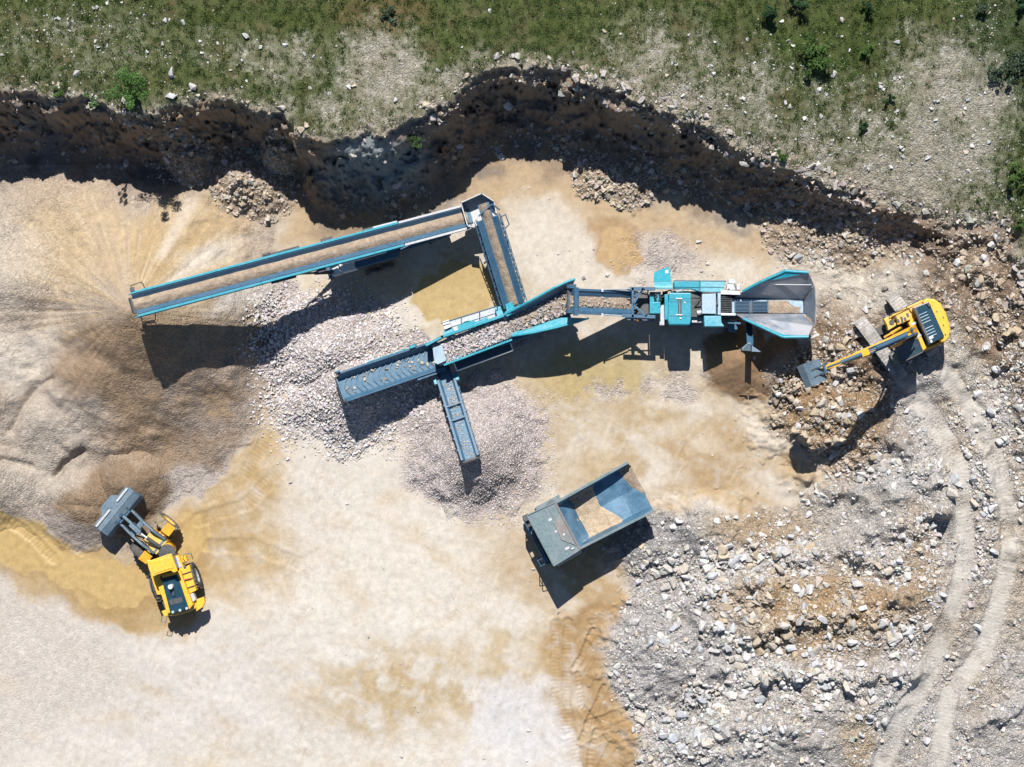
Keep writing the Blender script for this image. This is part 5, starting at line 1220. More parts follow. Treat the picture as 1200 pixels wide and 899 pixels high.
for pts in ([(943,351.6,zf+.02),(941,349,zf+.1),(951,337,4.25),(952.5,340.5,4.2)], [(943,367,zf+.02),(941.5,370,zf+.12),(950.5,377.5,4.1),(950,373,3.95)]): mb.slab([(a, b, c + .05) for a, b, c in pts], .03)
o = mb.build('sand', SANDL); tag(o, 'two sand wedges caught in the corners of the crusher hopper', 'sand', kind='stuff')
Fh = Frame((898, 359.6, zf), (938, 359.4, zf)); strip('sand', Fh, .0, Fh.L - .0, .40, .05, SANDM, 'tan sand lying on the crusher feeder floor', seed=12, w0=.005)
mb = MB(); mb.slab([(924,352.5,zf+.07),(939,352.5,zf+.07),(939,359.5,zf+.07),(931,359.5,zf+.07),(925,355.5,zf+.07)], .02); mb.build('wear_plate', PALE, hop)
mb = MB()
for x in (875, 905, 935):
    for y in (346, 372): a = vv((x, y, 3.2)); mb.beam(a, Vector((a.x, a.y, 1.3)), .14)
mb.build('hopper_post', FRAME, cr)
# dirt conveyor on the far side of the feeder
Fg = Frame((877, 374, 1.4), (879, 404, 3.9)); mb = MB(); mb.cbox(Fg, 0, Fg.L, -.20, -.15, -.12, .15); mb.cbox(Fg, 0, Fg.L, .15, .20, -.12, .15); mb.cbox(Fg, 0, Fg.L, -.15, .15, -.08, -.02); dcv = mb.build('dirt_conveyor', FRAME, cr)
mb = MB(); mb.slab([(869,408.5,4.25),(876.5,402.5,4.75),(879,402.8,4.75),(880,411.5,4.3),(870,411,4.2)], .06); mb.slab([(881,405.5,4.5),(891.5,412.5,4.2),(881,412,4.3)], .06); mb.build('discharge_hood', PALE, dcv)

# ------------------------------------------------------------------ D: excavator
zg = float(total_h(*[np.array([v]) for v in G(1052, 395, 1.9)])[0]) - .05
print('excavator ground', zg)
ex = thing('excavator', 'yellow tracked excavator on the dirt mound reaching its bucket to the left', 'excavator', (W(1052, 395, zg).x, W(1052, 395, zg).y, zg))
Z = lambda a: zg + a
crawler(ex, vv((1007.5, 375, Z(1.0))), vv((1058.5, 444, Z(1.0))), .82, 1.02, TRKDUST, zg)
crawler(ex, vv((1045, 346.5, Z(1.0))), vv((1096, 415.5, Z(1.0))), .82, 1.02, TRKDUST, zg)
mb = MB(); mb.beam((1020,393,Z(.75)),(1068,370,Z(.75)),.5,.4); mb.beam((1040,420,Z(.75)),(1088,400,Z(.75)),.5,.4); mb.tube(vv((1052,395,Z(.6))), vv((1052,395,Z(1.35))), .75, 24); mb.build('undercarriage', DARK, ex)
mb = MB(); mb.prism([(1041,371),(1080.5,352),(1107,399),(1081,412),(1062,378),(1046,386)], Z(1.55), Z(1.25)); mb.prism([(1048,392),(1070,382),(1086,410),(1066,420)], Z(1.45), Z(1.25)); mb.build('turntable_deck', DARK, ex)
mb = MB(); mb.prism([(1086.5,349.6),(1095,350.6),(1102,355.2),(1108.5,366.5),(1113,381),(1113.6,388),(1112,395.5),(1108.6,400),(1103,401.5),(1081,353)], Z(2.75), Z(1.15)); cw = mb.build('counterweight', YEL, ex, .09)
mb = MB()
for x, y in ((1098,365),(1105.5,372),(1105.8,381),(1108,392)): mb.tube(vv((x,y,Z(2.74))), vv((x,y,Z(2.79))), .05, 8)
mb.build('bolt', DARK, cw)
mb = MB(); mb.prism([(1065.5,362),(1087,351.6),(1089.5,356),(1068.5,366)], Z(2.45), Z(1.4)); mb.prism([(1064.5,378.5),(1069.2,374.6),(1087,407),(1082,411)], Z(2.4), Z(1.4)); mb.prism([(1078,400),(1089,405.5),(1102,399.5),(1104,403),(1082.5,412)], Z(2.2), Z(1.3)); mb.prism([(1068,366),(1070.5,361),(1073,375.5),(1066,378)], Z(2.3), Z(1.4)); mb.build('engine_bay', YEL, ex, .04)
mb = MB(); mb.prism([(1069.5,360.8),(1088.5,353.3),(1107,394.5),(1088.5,404.6)], Z(2.95), Z(2.0)); hd = mb.build('engine_hood', NAVY, ex, .06)
mb = MB()
for i in range(9):
    t = .16 + i * .085; a = (1072.2 + 16.5 * t + 2, 363.5 + 38 * t); b = (a[0] + 9.5, a[1] - 4.3)
    if i not in (4,): mb.beam((*a, Z(2.98)), (*b, Z(2.98)), .045, .05)
mb.build('louvre', PALE, hd)
mb = MB(); mb.prism([(1070.6,362),(1073.6,360.8),(1091.5,401),(1089,402.6)], Z(3.0), Z(2.9)); mb.prism([(1086,355.6),(1088.3,354.8),(1091.5,358),(1089,360)], Z(3.1), Z(2.9)); mb.build('hood_edge', DARK, hd)
mb = MB(); mb.prism([(1088.5,395.5),(1093,393),(1094.2,396),(1089.6,398.4)], Z(3.04), Z(2.9)); mb.prism([(1090,399),(1092,398),(1093,401),(1091,402)], Z(3.03), Z(2.9)); mb.build('exhaust_cap', WHITE, hd, .01)
mb = MB(); mb.prism([(1049,368.3),(1068,361.4),(1071.5,372.5),(1052,381)], Z(2.25), Z(1.35)); mb.prism([(1035.5,373.5),(1047.5,369),(1050.5,381.5),(1041,387.5),(1039.5,381)], Z(2.0), Z(1.2)); mb.prism([(1044.5,368),(1083,350.4),(1084.5,352.6),(1046,371)], Z(2.35), Z(2.2)); bx_ = mb.build('tool_box', YELD, ex, .04)
mb = MB()
for x, y, l in ((1052,374,4),(1056,371,4),(1060,372,3.4),(1063,367,4),(1057,376,2.8),(1049,371,2.6)): mb.beam((x,y,Z(2.28)),(x+1.2,y+l,Z(2.28)),.13,.06)
mb.tube(vv((1045,377.5,Z(1.98))), vv((1045,377.5,Z(2.08))), .16, 14); mb.beam((1036,373,Z(1.9)),(1037,368.5,Z(1.9)),.1); mb.build('latch', DARK, bx_)
mb = MB()
for x, y in ((1071,379),(1077,393.5)): mb.beam((x-3,y+1.2,Z(2.42)),(x+3,y-1.2,Z(2.42)),.16,.04)
mb.build('grip_pad', GALV, ex)
mb = MB(); hrail(mb, [(1042,369,Z(2.0)),(1082,350,Z(2.4))], .35, .025, False); mb.build('handrail', DARK, ex)
# cab
mb = MB(); top = [(1049,406.5),(1066,398.5),(1075.5,397),(1081.5,412.5),(1062,422.5),(1054.5,424)]; mb.prism(top, Z(2.95), Z(1.2)); cab = mb.build('cab', GLASS, ex, .05)
mb = MB(); P_ = [vv((a, b, Z(2.98))) for a, b in top]; mb.path(P_ + [P_[0]], .05); mb.build('cab_frame', DARK, cab)
mb = MB(); mb.prism([(1044,413),(1050.5,408.5),(1054.5,424.5),(1048,427.5)], Z(2.2), Z(1.25)); mb.build('windshield', GLASS, cab, .02)
mb = MB(); mb.prism([(1044.2,414.5),(1049.6,412.4),(1053.8,423.5),(1049,427)], Z(2.27), Z(2.2)); mb.build('front_step', paint('olive_panel', (.20, .21, .15), .5, .3), cab, .01)
# boom: side profile swept across its width
B0 = vv((1069, 387.5, Z(2.0))); BT = vv((1003, 417.3, Z(6.9)))
hd_ = Vector((BT.x - B0.x, BT.y - B0.y, 0)); HL = hd_.length; hd_.normalize(); side = Vector((0, 0, 1)).cross(hd_)
def bf(a, v, z): return Vector((B0.x, B0.y, 0)) + hd_ * a + side * v + Vector((0, 0, z))
class BFr:
    def __call__(s, u, v, w): return bf(u, v, w)
bfr = BFr()
def taper_arm(mb, pts_low, pts_up, hw0, hw1):
    """side outline given as lower and upper chains of (a,z); width shrinks along the chain"""
    n = len(pts_low)
    for i in range(n - 1):
        w0 = hw0 + (hw1 - hw0) * i / (n - 1); w1 = hw0 + (hw1 - hw0) * (i + 1) / (n - 1)
        (a0, z0), (a1, z1) = pts_low[i], pts_low[i + 1]; (b0, y0), (b1, y1) = pts_up[i], pts_up[i + 1]
        vs = [bf(a0, -w0, z0), bf(a1, -w1, z1), bf(b1, -w1, y1), bf(b0, -w0, y0), bf(a0, w0, z0), bf(a1, w1, z1), bf(b1, w1, y1), bf(b0, w0, y0)]
        mb.add(vs, [[0, 1, 2, 3], [7, 6, 5, 4], [0, 4, 5, 1], [3, 2, 6, 7]] + ([[0, 3, 7, 4]] if i == 0 else []) + ([[1, 5, 6, 2]] if i == n - 2 else []))
zb, zt_ = B0.z, BT.z; dz_ = zt_ - zb
mb = MB(); taper_arm(mb, [(-.25, zb - .3), (HL * .30, zb + dz_ * .42), (HL * .55, zb + dz_ * .68), (HL * 1.02, zt_ - .25)], [(-.35, zb + .15), (HL * .12, zb + dz_ * .52), (HL * .42, zb + dz_ * .86), (HL * 1.04, zt_ + .18)], .30, .21); bo = mb.build('boom', YEL, ex, .03)
mb = MB()
for sg in (-1, 1): mb.tube(bf(.5, sg * .42, zb - .4), bf(HL * .35, sg * .40, zb + dz_ * .45), .10); mb.tube(bf(HL * .35, sg * .40, zb + dz_ * .45), bf(HL * .5, sg * .38, zb + dz_ * .72), .06)
mb.build('boom_cylinder', YELD, bo)
mb = MB(); mb.tube(bf(HL * .22, 0, zb + dz_ * .78), bf(HL * .72, 0, zt_ + .35), .12); mb.tube(bf(HL * .72, 0, zt_ + .35), bf(HL * 1.0, 0, zt_ + .55), .07)
for v in (-.14, .14, .2): mb.path([bf(.1, v, zb + dz_ * .45), bf(HL * .42, v, zb + dz_ * .88), bf(HL * 1.0, v, zt_ + .24)], .03, 6)
mb.build('arm_cylinder', FRAME, bo)
mb = MB()
for t in (.08, .45, .8): mb.beam(bf(HL * t, -.28, zb + dz_ * (.4 + .6 * t) + .2), bf(HL * t, .28, zb + dz_ * (.4 + .6 * t) + .2), .12, .1)
mb.build('hose_clamp', DARK, bo)
AT = HL + 2.15; za = zt_ - .55
mb = MB(); taper_arm(mb, [(HL - .75, zt_ + .25), (HL + .1, zt_ - .45), (AT, za - .18)], [(HL - .75, zt_ + .7), (HL + .2, zt_ + .45), (AT, za + .16)], .20, .15); ar = mb.build('arm', YEL, ex, .02)
mb = MB(); mb.tube(bf(HL - .3, 0, zt_ + .72), bf(HL + 1.0, 0, zt_ + .45), .11); mb.tube(bf(HL + 1.0, 0, zt_ + .45), bf(AT - .3, 0, za + .5), .06); mb.build('bucket_cylinder', FRAME, ar)
mb = MB()
for sg in (-1, 1): mb.beam(bf(AT - .35, sg * .2, za + .05), bf(AT - .15, sg * .2, za + .55), .08, .12); mb.beam(bf(AT - .15, sg * .2, za + .55), bf(AT + .35, sg * .2, za + .3), .08, .12)
mb.tube(bf(AT - .15, -.28, za + .55), bf(AT - .15, .28, za + .55), .08); mb.tube(bf(AT, -.3, za), bf(AT, .3, za), .09); mb.build('bucket_link', FRAME, ar)
mb = MB(); t = .04; shell = [(AT - .05, za + .12), (AT + .45, za + .42), (AT + .95, za + .30), (AT + 1.30, za - .15), (AT + 1.25, za - .75), (AT + .75, za - 1.1)]
hwB = .66
for (a, z), (b, y) in zip(shell[:-1], shell[1:]):
    mb.hull2([bf(a, -hwB, z), bf(b, -hwB, y), bf(b, hwB, y), bf(a, hwB, z)], [bf(a - t, -hwB, z - t), bf(b - t, -hwB, y - t), bf(b - t, hwB, y - t), bf(a - t, hwB, z - t)])
for sg in (-1, 1): mb.hull2([bf(a, sg * hwB, z) for a, z in shell], [bf(a, sg * (hwB + .04), z) for a, z in shell])
bk = mb.build('bucket', BUCKET, ex)
for v in (-.22, .22): mb = MB(); mb.extv(bfr, v - .035, v + .035, [(AT - .12, za - .12), (AT + .1, za + .14), (AT + .25, za + .42), (AT + .6, za + .5), (AT + .5, za + .36)]); mb.build('bracket', DARK, bk)
mb = MB()
for i in range(5): v = -.56 + i * .28; mb.beam(bf(AT + .8, v, za - 1.07), bf(AT + .52, v, za - 1.25), .09, .07)
mb.build('teeth', GALV, bk)

# ------------------------------------------------------------------ E: haul truck
Tm = vv((751, 570.5, 3.5)); Fm_ = vv((665.5, 616, 3.9)); fx = Vector((Fm_.x - Tm.x, Fm_.y - Tm.y, 0)).normalized(); lx = Vector((0, 0, 1)).cross(fx)
O_ = Vector((Tm.x, Tm.y, 0))
tr = thing('dump_truck', 'grey green rigid dump truck with worn empty body tinted sky blue and rusty canopy', 'dump truck', O_ + fx * 3.9)
class TF:
    def __call__(s, u, v, w): return O_ + fx * u + lx * v + Vector((0, 0, w))
tf = TF()
def hwid(u): return 1.78 - .02 * u
def rimz(u): return 3.45 + .08 * u
def fz(u, v):                                          # floor of the body (v-shaped, front slope, rising tail)
    b = 2.35 - .06 * u + .16 * abs(v)
    b = max(b, 2.0 + (u - 4.35) * 1.75) if u > 4.35 else b
    return b + (.12 * (1.3 - u) if u < 1.3 else 0)
mb = MB(); us = [0, .6, 1.3, 2.5, 3.7, 4.35, 5.25]; nv = 7; top = []; n_ = len(us)
for u in us:
    for j in range(nv):
        v = -1 + 2 * j / (nv - 1); vi_ = hwid(u) - .12 if j in (0, nv - 1) else hwid(u) - .34; vv_ = (-1 if j == 0 else 1) * vi_ if j in (0, nv - 1) else (-1 + 2 * (j - 1) / (nv - 3)) * vi_
        top.append(tf(u, vv_, rimz(u) - .02 if j in (0, nv - 1) else fz(u, vv_)))
fs = [[i * nv + j, (i + 1) * nv + j, (i + 1) * nv + j + 1, i * nv + j + 1] for i in range(n_ - 1) for j in range(nv - 1)]
mb.add(top, fs); mb.add([p - Vector((0, 0, .14)) for p in top], fs)
body = mb.build('dump_body', BODYIN, tr)
mb = MB()
for sg in (-1, 1):
    mb.hull2([tf(-.02, sg * (hwid(0) - .13), rimz(0)), tf(5.3, sg * (hwid(5.3) - .13), rimz(5.3)), tf(5.3, sg * (hwid(5.3) + .03), rimz(5.3)), tf(-.02, sg * (hwid(0) + .03), rimz(0))],
             [tf(-.02, sg * (hwid(0) - .13), rimz(0) - .16), tf(5.3, sg * (hwid(5.3) - .13), rimz(5.3) - .16), tf(5.3, sg * (hwid(5.3) + .03), rimz(5.3) - .16), tf(-.02, sg * (hwid(0) + .03), rimz(0) - .16)])
    mb.hull2([tf(0, sg * (hwid(0) - .08), rimz(0) - .1), tf(5.3, sg * (hwid(5.3) - .08), rimz(5.3) - .1), tf(5.3, sg * (hwid(5.3) - .02), rimz(5.3) - .1), tf(0, sg * (hwid(0) - .02), rimz(0) - .1)],
             [tf(0, sg * (hwid(0) - .30), 2.4), tf(5.3, sg * (hwid(5.3) - .30), 2.0), tf(5.3, sg * (hwid(5.3) - .24), 2.0), tf(0, sg * (hwid(0) - .24), 2.4)])
    for u in (.4, 1.5, 2.6, 3.7, 4.8): mb.hull2([tf(u, sg * (hwid(u) - .04), 3.4), tf(u + .2, sg * (hwid(u) - .04), 3.4), tf(u + .2, sg * (hwid(u) + .04), 3.4), tf(u, sg * (hwid(u) + .04), 3.4)], [tf(u, sg * (hwid(u) - .25), 2.2), tf(u + .2, sg * (hwid(u) - .25), 2.2), tf(u + .2, sg * (hwid(u) - .1), 2.2), tf(u, sg * (hwid(u) - .1), 2.2)])
mb.build('side_rim', BODYOUT, body, .01)
mb = MB(); hb = 1.68; mb.hull2([tf(5.2, -hb, 4.0), tf(5.2, hb, 4.0), tf(7.15, hb + .12, 4.35), tf(7.15, -hb - .12, 4.35)], [tf(5.2, -hb, 3.9), tf(5.2, hb, 3.9), tf(7.15, hb + .12, 4.25), tf(7.15, -hb - .12, 4.25)])
cn_ = mb.build('canopy', BODYOUT, tr, .015)
mb = MB(); mb.beam(tf(5.22, -hb, 4.04), tf(5.22, hb, 4.04), .12, .1); mb.beam(tf(5.75, -1.5, 4.12), tf(5.75, 1.45, 4.12), .05, .05)
mb.build('canopy_ridge', paint('rusty_steel', (.14, .12, .12), .6, .2), cn_)
mb = MB()
for u, v, a, b in ((5.9, -.95, .22, .16), (5.95, -.1, .16, .12), (5.6, .3, .14, .12), (5.75, 1.15, .30, .16), (5.5, 1.35, .2, .1)): mb.hull2([tf(u, v, 4.15), tf(u + a, v, 4.19), tf(u + a, v + b, 4.19), tf(u, v + b, 4.15)], [tf(u, v, 4.05), tf(u + a, v, 4.05), tf(u + a, v + b, 4.05), tf(u, v + b, 4.05)])
mb.build('patch_plate', GALV, cn_)
mb = MB()
for sg in (-1, 1): mb.beam(tf(5.25, sg * (hb + .0), 4.02), tf(7.15, sg * (hb + .12), 4.37), .07, .1)
mb.beam(tf(7.15, -hb - .12, 4.35), tf(7.15, hb + .12, 4.35), .07, .1); mb.hull2([tf(5.1, hb + .02, 3.6), tf(7.0, hb + .14, 3.9), tf(7.0, hb + .34, 3.7), tf(5.3, hb + .30, 3.4)], [tf(5.1, hb + .02, 3.5), tf(7.0, hb + .14, 3.8), tf(7.0, hb + .34, 3.6), tf(5.3, hb + .30, 3.3)]); mb.build('canopy_edge', BODYOUT, cn_)
mb = MB(); mb.hull2([tf(5.35, -.9, 4.10), tf(5.9, -.6, 4.19), tf(5.95, .6, 4.20), tf(5.35, 1.3, 4.10)], [tf(5.35, -.9, 4.0), tf(5.9, -.6, 4.05), tf(5.95, .6, 4.05), tf(5.35, 1.3, 4.0)]); mb.build('rust_patch', paint('rust_stained_paint', (.10, .14, .15), .5, .3, wear=.9, wearc=(.22, .12, .09), blot=.6, blotc=(.19, .12, .10)), cn_)
mb = MB(); mb.hull2([tf(5.3, -1.5, 3.9), tf(5.3, 1.5, 3.9), tf(5.4, 1.5, 3.9), tf(5.4, -1.5, 3.9)], [tf(4.9, -1.4, 1.9), tf(4.9, 1.4, 1.9), tf(5.0, 1.4, 1.9), tf(5.0, -1.4, 1.9)]); mb.build('front_bulkhead', BODYOUT, body)
mb = MB()
for sg in (-1, 1): mb.cbox(tf, -.0, 7.3, sg * .55 - .12, sg * .55 + .12, 1.0, 1.5)
mb.cbox(tf, 5.5, 7.5, -.7, .7, 1.3, 2.7); mb.cbox(tf, 7.3, 7.7, -1.75, 1.75, .75, 1.25); mb.cbox(tf, 6.9, 7.6, -1.7, 1.7, 1.7, 1.85); mb.build('chassis', DARK, tr, .02)
mb = MB(); mb.cbox(tf, 5.4, 6.9, .35, 1.5, 1.85, 3.6); mb.build('cab', GLASS, tr, .04)
mb = MB(); mb.cbox(tf, 7.45, 7.62, -1.2, 1.55, 1.9, 2.0); mb.path([tf(7.6, -1.6, 1.85), tf(7.6, -1.6, 2.8), tf(7.6, 1.6, 2.8), tf(7.6, 1.6, 1.85)], .035); mb.path([tf(7.6, 0, 1.85), tf(7.6, 0, 2.8)], .035); mb.path([tf(7.6, 1.55, 2.8), tf(8.05, 1.55, 2.6), tf(8.05, 1.55, .6), tf(7.7, 1.55, .5)], .03); mb.path([tf(7.6, 1.15, 2.8), tf(8.05, 1.15, 2.6), tf(8.05, 1.15, .6), tf(7.7, 1.15, .5)], .03)
for z_ in (.8, 1.2, 1.6, 2.0): mb.tube(tf(8.05, 1.15, z_), tf(8.05, 1.55, z_), .025)
mb.build('guard_rail', FRAME, tr)
mb = MB(); mb.cbox(tf, 7.2, 7.55, -1.75, -1.45, 2.4, 2.9); mb.cbox(tf, 7.3, 7.7, -1.25, -1.0, 2.0, 2.5); mb.build('mirror', DARK, tr)
mb = MB(); mb.cbox(tf, 6.85, 7.5, -1.1, 1.1, 1.85, 1.92); mb.build('front_deck', NAVY, tr)
mb = MB()
for sg in (-1, 1): mb.hull2([tf(4.9, sg * 1.35, 2.0), tf(5.5, sg * 1.35, 2.25), tf(6.6, sg * 1.35, 2.2), tf(6.6, sg * 1.92, 2.15), tf(5.5, sg * 1.92, 2.2), tf(4.9, sg * 1.92, 1.95)][::sg], [tf(4.9, sg * 1.35, 1.9), tf(5.5, sg * 1.35, 2.15), tf(6.6, sg * 1.35, 2.1), tf(6.6, sg * 1.92, 2.05), tf(5.5, sg * 1.92, 2.1), tf(4.9, sg * 1.92, 1.85)][::sg])
mb.build('mudguard', BODYOUT, tr)
for u, v in ((5.9, -1.55), (5.9, 1.55), (1.9, -1.35), (1.9, 1.35), (1.9, -.85), (1.9, .85)): wheel(tr, tf(u, v, .88), lx if v > 0 else -lx, .88, .52 if abs(v) > 1.5 else .44, BODYOUT, lugs=24)
def drape(name, poly, mat, label, hgt=.05, seed=0):
    us_ = np.arange(-.05, 5.3, .1); vs_ = np.arange(-1.7, 1.71, .1); idx = {}; V = []; F = []
    U, Vg = np.meshgrid(us_, vs_, indexing='ij'); d = poly_sd(U + fbm(U * 10, Vg * 10, 5, 2, seed) * .14, Vg + fbm(U * 10, Vg * 10, 5, 2, seed + 1) * .14, poly)
    for i, u in enumerate(us_):
        for j, v in enumerate(vs_):
            if abs(v) < hwid(u) - .2: 
                ed = hwid(u) - .34; zz = fz(max(u, 0), v) + (max(0, abs(v) - ed) / .22) * .9; idx[i, j] = len(V); V.append(tf(u, v, zz + min(hgt, max(-.15, -d[i, j] * .5)) + .012))
    for i in range(len(us_) - 1):
        for j in range(len(vs_) - 1):
            q = [(i, j), (i + 1, j), (i + 1, j + 1), (i, j + 1)]
            if all(k in idx for k in q) and min(d[k] for k in q) < .0: F.append([idx[k] for k in q])
    mb = MB(); mb.add(V, F, True); o = mb.build(name, mat); tag(o, label, 'sand', kind='stuff')
drape('sand', [(4.55, -1.75), (4.85, -.6), (4.7, .3), (4.95, 1.75), (1.9, 1.75), (2.1, 1.2), (2.5, .6), (2.9, -.1), (2.9, -.7), (2.6, -1.75)], SANDL, 'pale sand left in the front half of the dump body', .06, 4)
drape('sand', [(.75, -1.45), (.55, -.4), (.25, .3), (-.2, .75), (-.2, -1.45)], SANDM, 'brown sand smear at the tail lip of the dump body', .05, 6)

# ------------------------------------------------------------------ F: wheel loader
wl = thing('wheel_loader', 'yellow wheel loader with wide blue grey bucket at the gravel heap', 'wheel loader', loc_of(197, 668))
# rear frame
mb = MB(); mb.prism([(176,672),(208,663),(222,712),(196,720)], 1.3, .6); mb.build('rear_chassis', DARK, wl)
mb = MB(); mb.prism([(171.5,656),(177,656.5),(199,649),(200.8,648.6),(203.5,657),(208.2,669),(204,671.5),(200,668.8),(184,673.6),(178.2,676.6),(174,666)], 3.35, 3.2); rf = mb.build('cab_roof', YEL, wl, .04)
mb = MB(); mb.prism([(175.5,659),(199,652),(203.5,665.5),(181,672.5)], 3.40, 3.33); mb.build('roof_panel', YEL, rf, .03)
mb = MB(); mb.prism([(175,658.5),(200,651),(205,667.5),(180,674.5)], 3.18, 1.3); mb.build('cab', GLASS, wl, .03)
mb = MB(); mb.prism([(179,673),(188.6,672),(201.5,717),(196,719.5),(190,700)], 2.2, 1.2); mb.prism([(206.5,671.5),(210.5,668),(226,709),(221.5,714.5)], 2.35, 1.2); mb.prism([(189,672.5),(207.5,668.8),(209.3,672.5),(190.4,677.5)], 2.3, 1.3); mb.build('engine_side', YEL, wl, .04)
mb = MB(); mb.prism([(189.5,680.5),(208.8,676),(221.2,713.3),(199.5,719)], 2.42, 1.3); hd = mb.build('engine_hood', NAVY, wl, .05)
mb = MB(); mb.prism([(187.2,675.5),(208,670.6),(209,676.4),(189.2,681)], 2.2, 1.5); mb.build('cooler_gap', DARK, wl)
mb = MB(); mb.prism([(197.5,703.4),(213,699.6),(214.6,705.5),(199.5,709.5)], 2.44, 2.38); mb.build('grille', DARK, hd)
mb = MB(); c = vv((201.2, 687, 2.4)); mb.tube(c, c + Vector((0, 0, .45)), .15, 16); mb.build('exhaust_stack', WHITE, hd, .02)
mb = MB(); mb.tube(vv((201.8, 689, 2.46)), vv((203.5, 698, 2.46)), .09, 8); mb.build('muffler', DARK, hd)
mb = MB()
for x, y in ((202.5,717.3),(210.8,715.2),(218.8,712.9)): mb.tube(vv((x,y,2.42)), vv((x,y,2.5)), .09, 10)
mb.build('tail_light', PALE, hd)
mb = MB(); mb.prism([(195,717.5),(222,711.5),(229,709.5),(229.6,713),(222,716.8),(206,721.6),(196,722)], 1.9, .7); mb.build('counterweight', YELD, wl, .05)
# platforms, fenders and steps on the right of the cab
mb = MB(); mb.prism([(203,652),(209,650.5),(217,668),(211,671)], 1.9, 1.2); mb.prism([(211,652.5),(216.8,650.5),(219.5,657.5),(213.5,659.5)], 1.9, 1.3); mb.prism([(211,668),(221.5,662),(230,692),(221,696.5)], 1.95, 1.35); mb.prism([(206,673),(211,670),(221,696),(215,694)], 2.05, 1.4); pf = mb.build('side_platform', YEL, wl, .03)
mb = MB()
for a, b in (((212.5,673.5),(223.5,669.5)), ((214.5,681),(226,677)), ((217.5,689.5),(228,686)), ((213.5,660.5),(218.8,659))): mb.beam((*a, 2.02), (*b, 2.02), .05, .05)
mb.prism([(214.5,663),(217.5,662.3),(218.6,666),(215.6,667)], 1.96, 1.9); mb.build('tread_edge', DARK, pf)
mb = MB(); mb.prism([(176,672.5),(181,671),(188.5,697),(184,697)], 1.9, 1.3); mb.build('left_step', YEL, wl, .02)
mb = MB(); mb.beam((211,680.5,2.08),(223,677.8,2.08),.05,.05); mb.beam((177,690.8,1.7),(184,689.6,1.7),.12,.06); mb.build('safety_tape', RED, wl)
mb = MB(); mb.prism([(227.4,703.6),(238.6,699.6),(240,706),(237.5,711.5),(230,716.6),(228.6,711)], 1.7, 1.3); mb.build('rear_fender', YEL, wl, .03)
mb = MB(); mb.prism([(189,716.5),(196.5,714),(198.5,721),(192.5,722.6)], 1.7, 1.3); mb.build('rear_fender', YEL, wl, .03)
mb = MB(); mb.prism([(205,653),(208,652.4),(213,664.5),(210,666)], 1.95, 1.7); mb.prism([(222,696.5),(226.5,695),(229.6,703),(225.5,706)], 1.95, 1.5); mb.build('air_box', GALV, wl, .02)
mb = MB(); mb.path([vv(p) for p in [(214,655,1.9),(216,649.5,2.9),(224,648.5,2.9),(226,655,1.4)]], .025); mb.path([vv(p) for p in [(176,671,1.5),(173.5,676,2.6),(178,694,2.6)]], .025); mb.path([vv(p) for p in [(190,722,1.6),(188.6,728.5,1.5),(194,729.5,1.5),(196,722,1.6)]], .02); mb.build('grab_rail', FRAME, wl)
# axles
ra = (vv((218, 711, 1)) - vv((196, 650, 1))); ra.z = 0; ra.normalize(); rl = Vector((0, 0, 1)).cross(ra)       # ra points backwards
rc = vv((206.5, 683, .9))
for sg in (-1, 1): wheel(wl, rc + rl * sg * 1.18, rl * sg, .9, .66, GALV, lugs=20)
fa = (vv((133, 596, 1)) - vv((187, 641, 1))); fa.z = 0; fa.normalize(); fl_ = Vector((0, 0, 1)).cross(fa)
fcn = vv((181.5, 630.5, .9))
MUD = paint('muddy_tyre', (.05, .045, .04), .9, 1.0, dustc=(.42, .33, .20), wear=0)
for sg in (-1, 1): wheel(wl, fcn + fl_ * sg * 1.20, fl_ * sg, .9, .66, YELD, MUD if sg < 0 else TYRE, lugs=20)
def ff(u, v, w): return Vector((fcn.x, fcn.y, 0)) + fa * u + fl_ * v + Vector((0, 0, w))
class FF:
    def __call__(s, u, v, w): return ff(u, v, w)
ffr = FF()
mb = MB(); mb.hull2([ff(.35, -.42, 1.9), ff(.35, .42, 1.9), ff(-.9, .55, 2.0), ff(-.9, -.55, 2.0)], [ff(.5, -.45, .6), ff(.5, .45, .6), ff(-.9, .5, .6), ff(-.9, -.5, .6)]); mb.cbox(ffr, -.5, .0, -.95, .95, .7, 1.1); mb.build('front_frame', YELD, wl, .03)
for sg in (-1, 1): mb = MB(); mb.hull2([ff(-.75, sg * .82, 1.75), ff(-.15, sg * .82, 1.98), ff(-.15, sg * 1.52, 1.98), ff(-.75, sg * 1.52, 1.72)][::sg], [ff(-.75, sg * .82, 1.68), ff(-.15, sg * .82, 1.90), ff(-.15, sg * 1.52, 1.90), ff(-.75, sg * 1.52, 1.64)][::sg]); mb.build('front_fender', YEL, wl, .02)
mb = MB(); mb.lathe(ff(-1.15, 0, .8), (0, 0, 1), [(0, 1.15), (.42, 1.15), (.5, 1.05), (.5, 0), (0, 0)], 20); mb.build('articulation_joint', YEL, wl)
mb = MB(); mb.prism([(187,653),(197,648),(199.5,650),(188.5,655)], 2.5, 1.5); mb.tube(ff(-1.35, 0, 2.0), ff(-1.35, 0, 2.05), .55, 20); mb.build('front_window_ledge', DARK, wl)
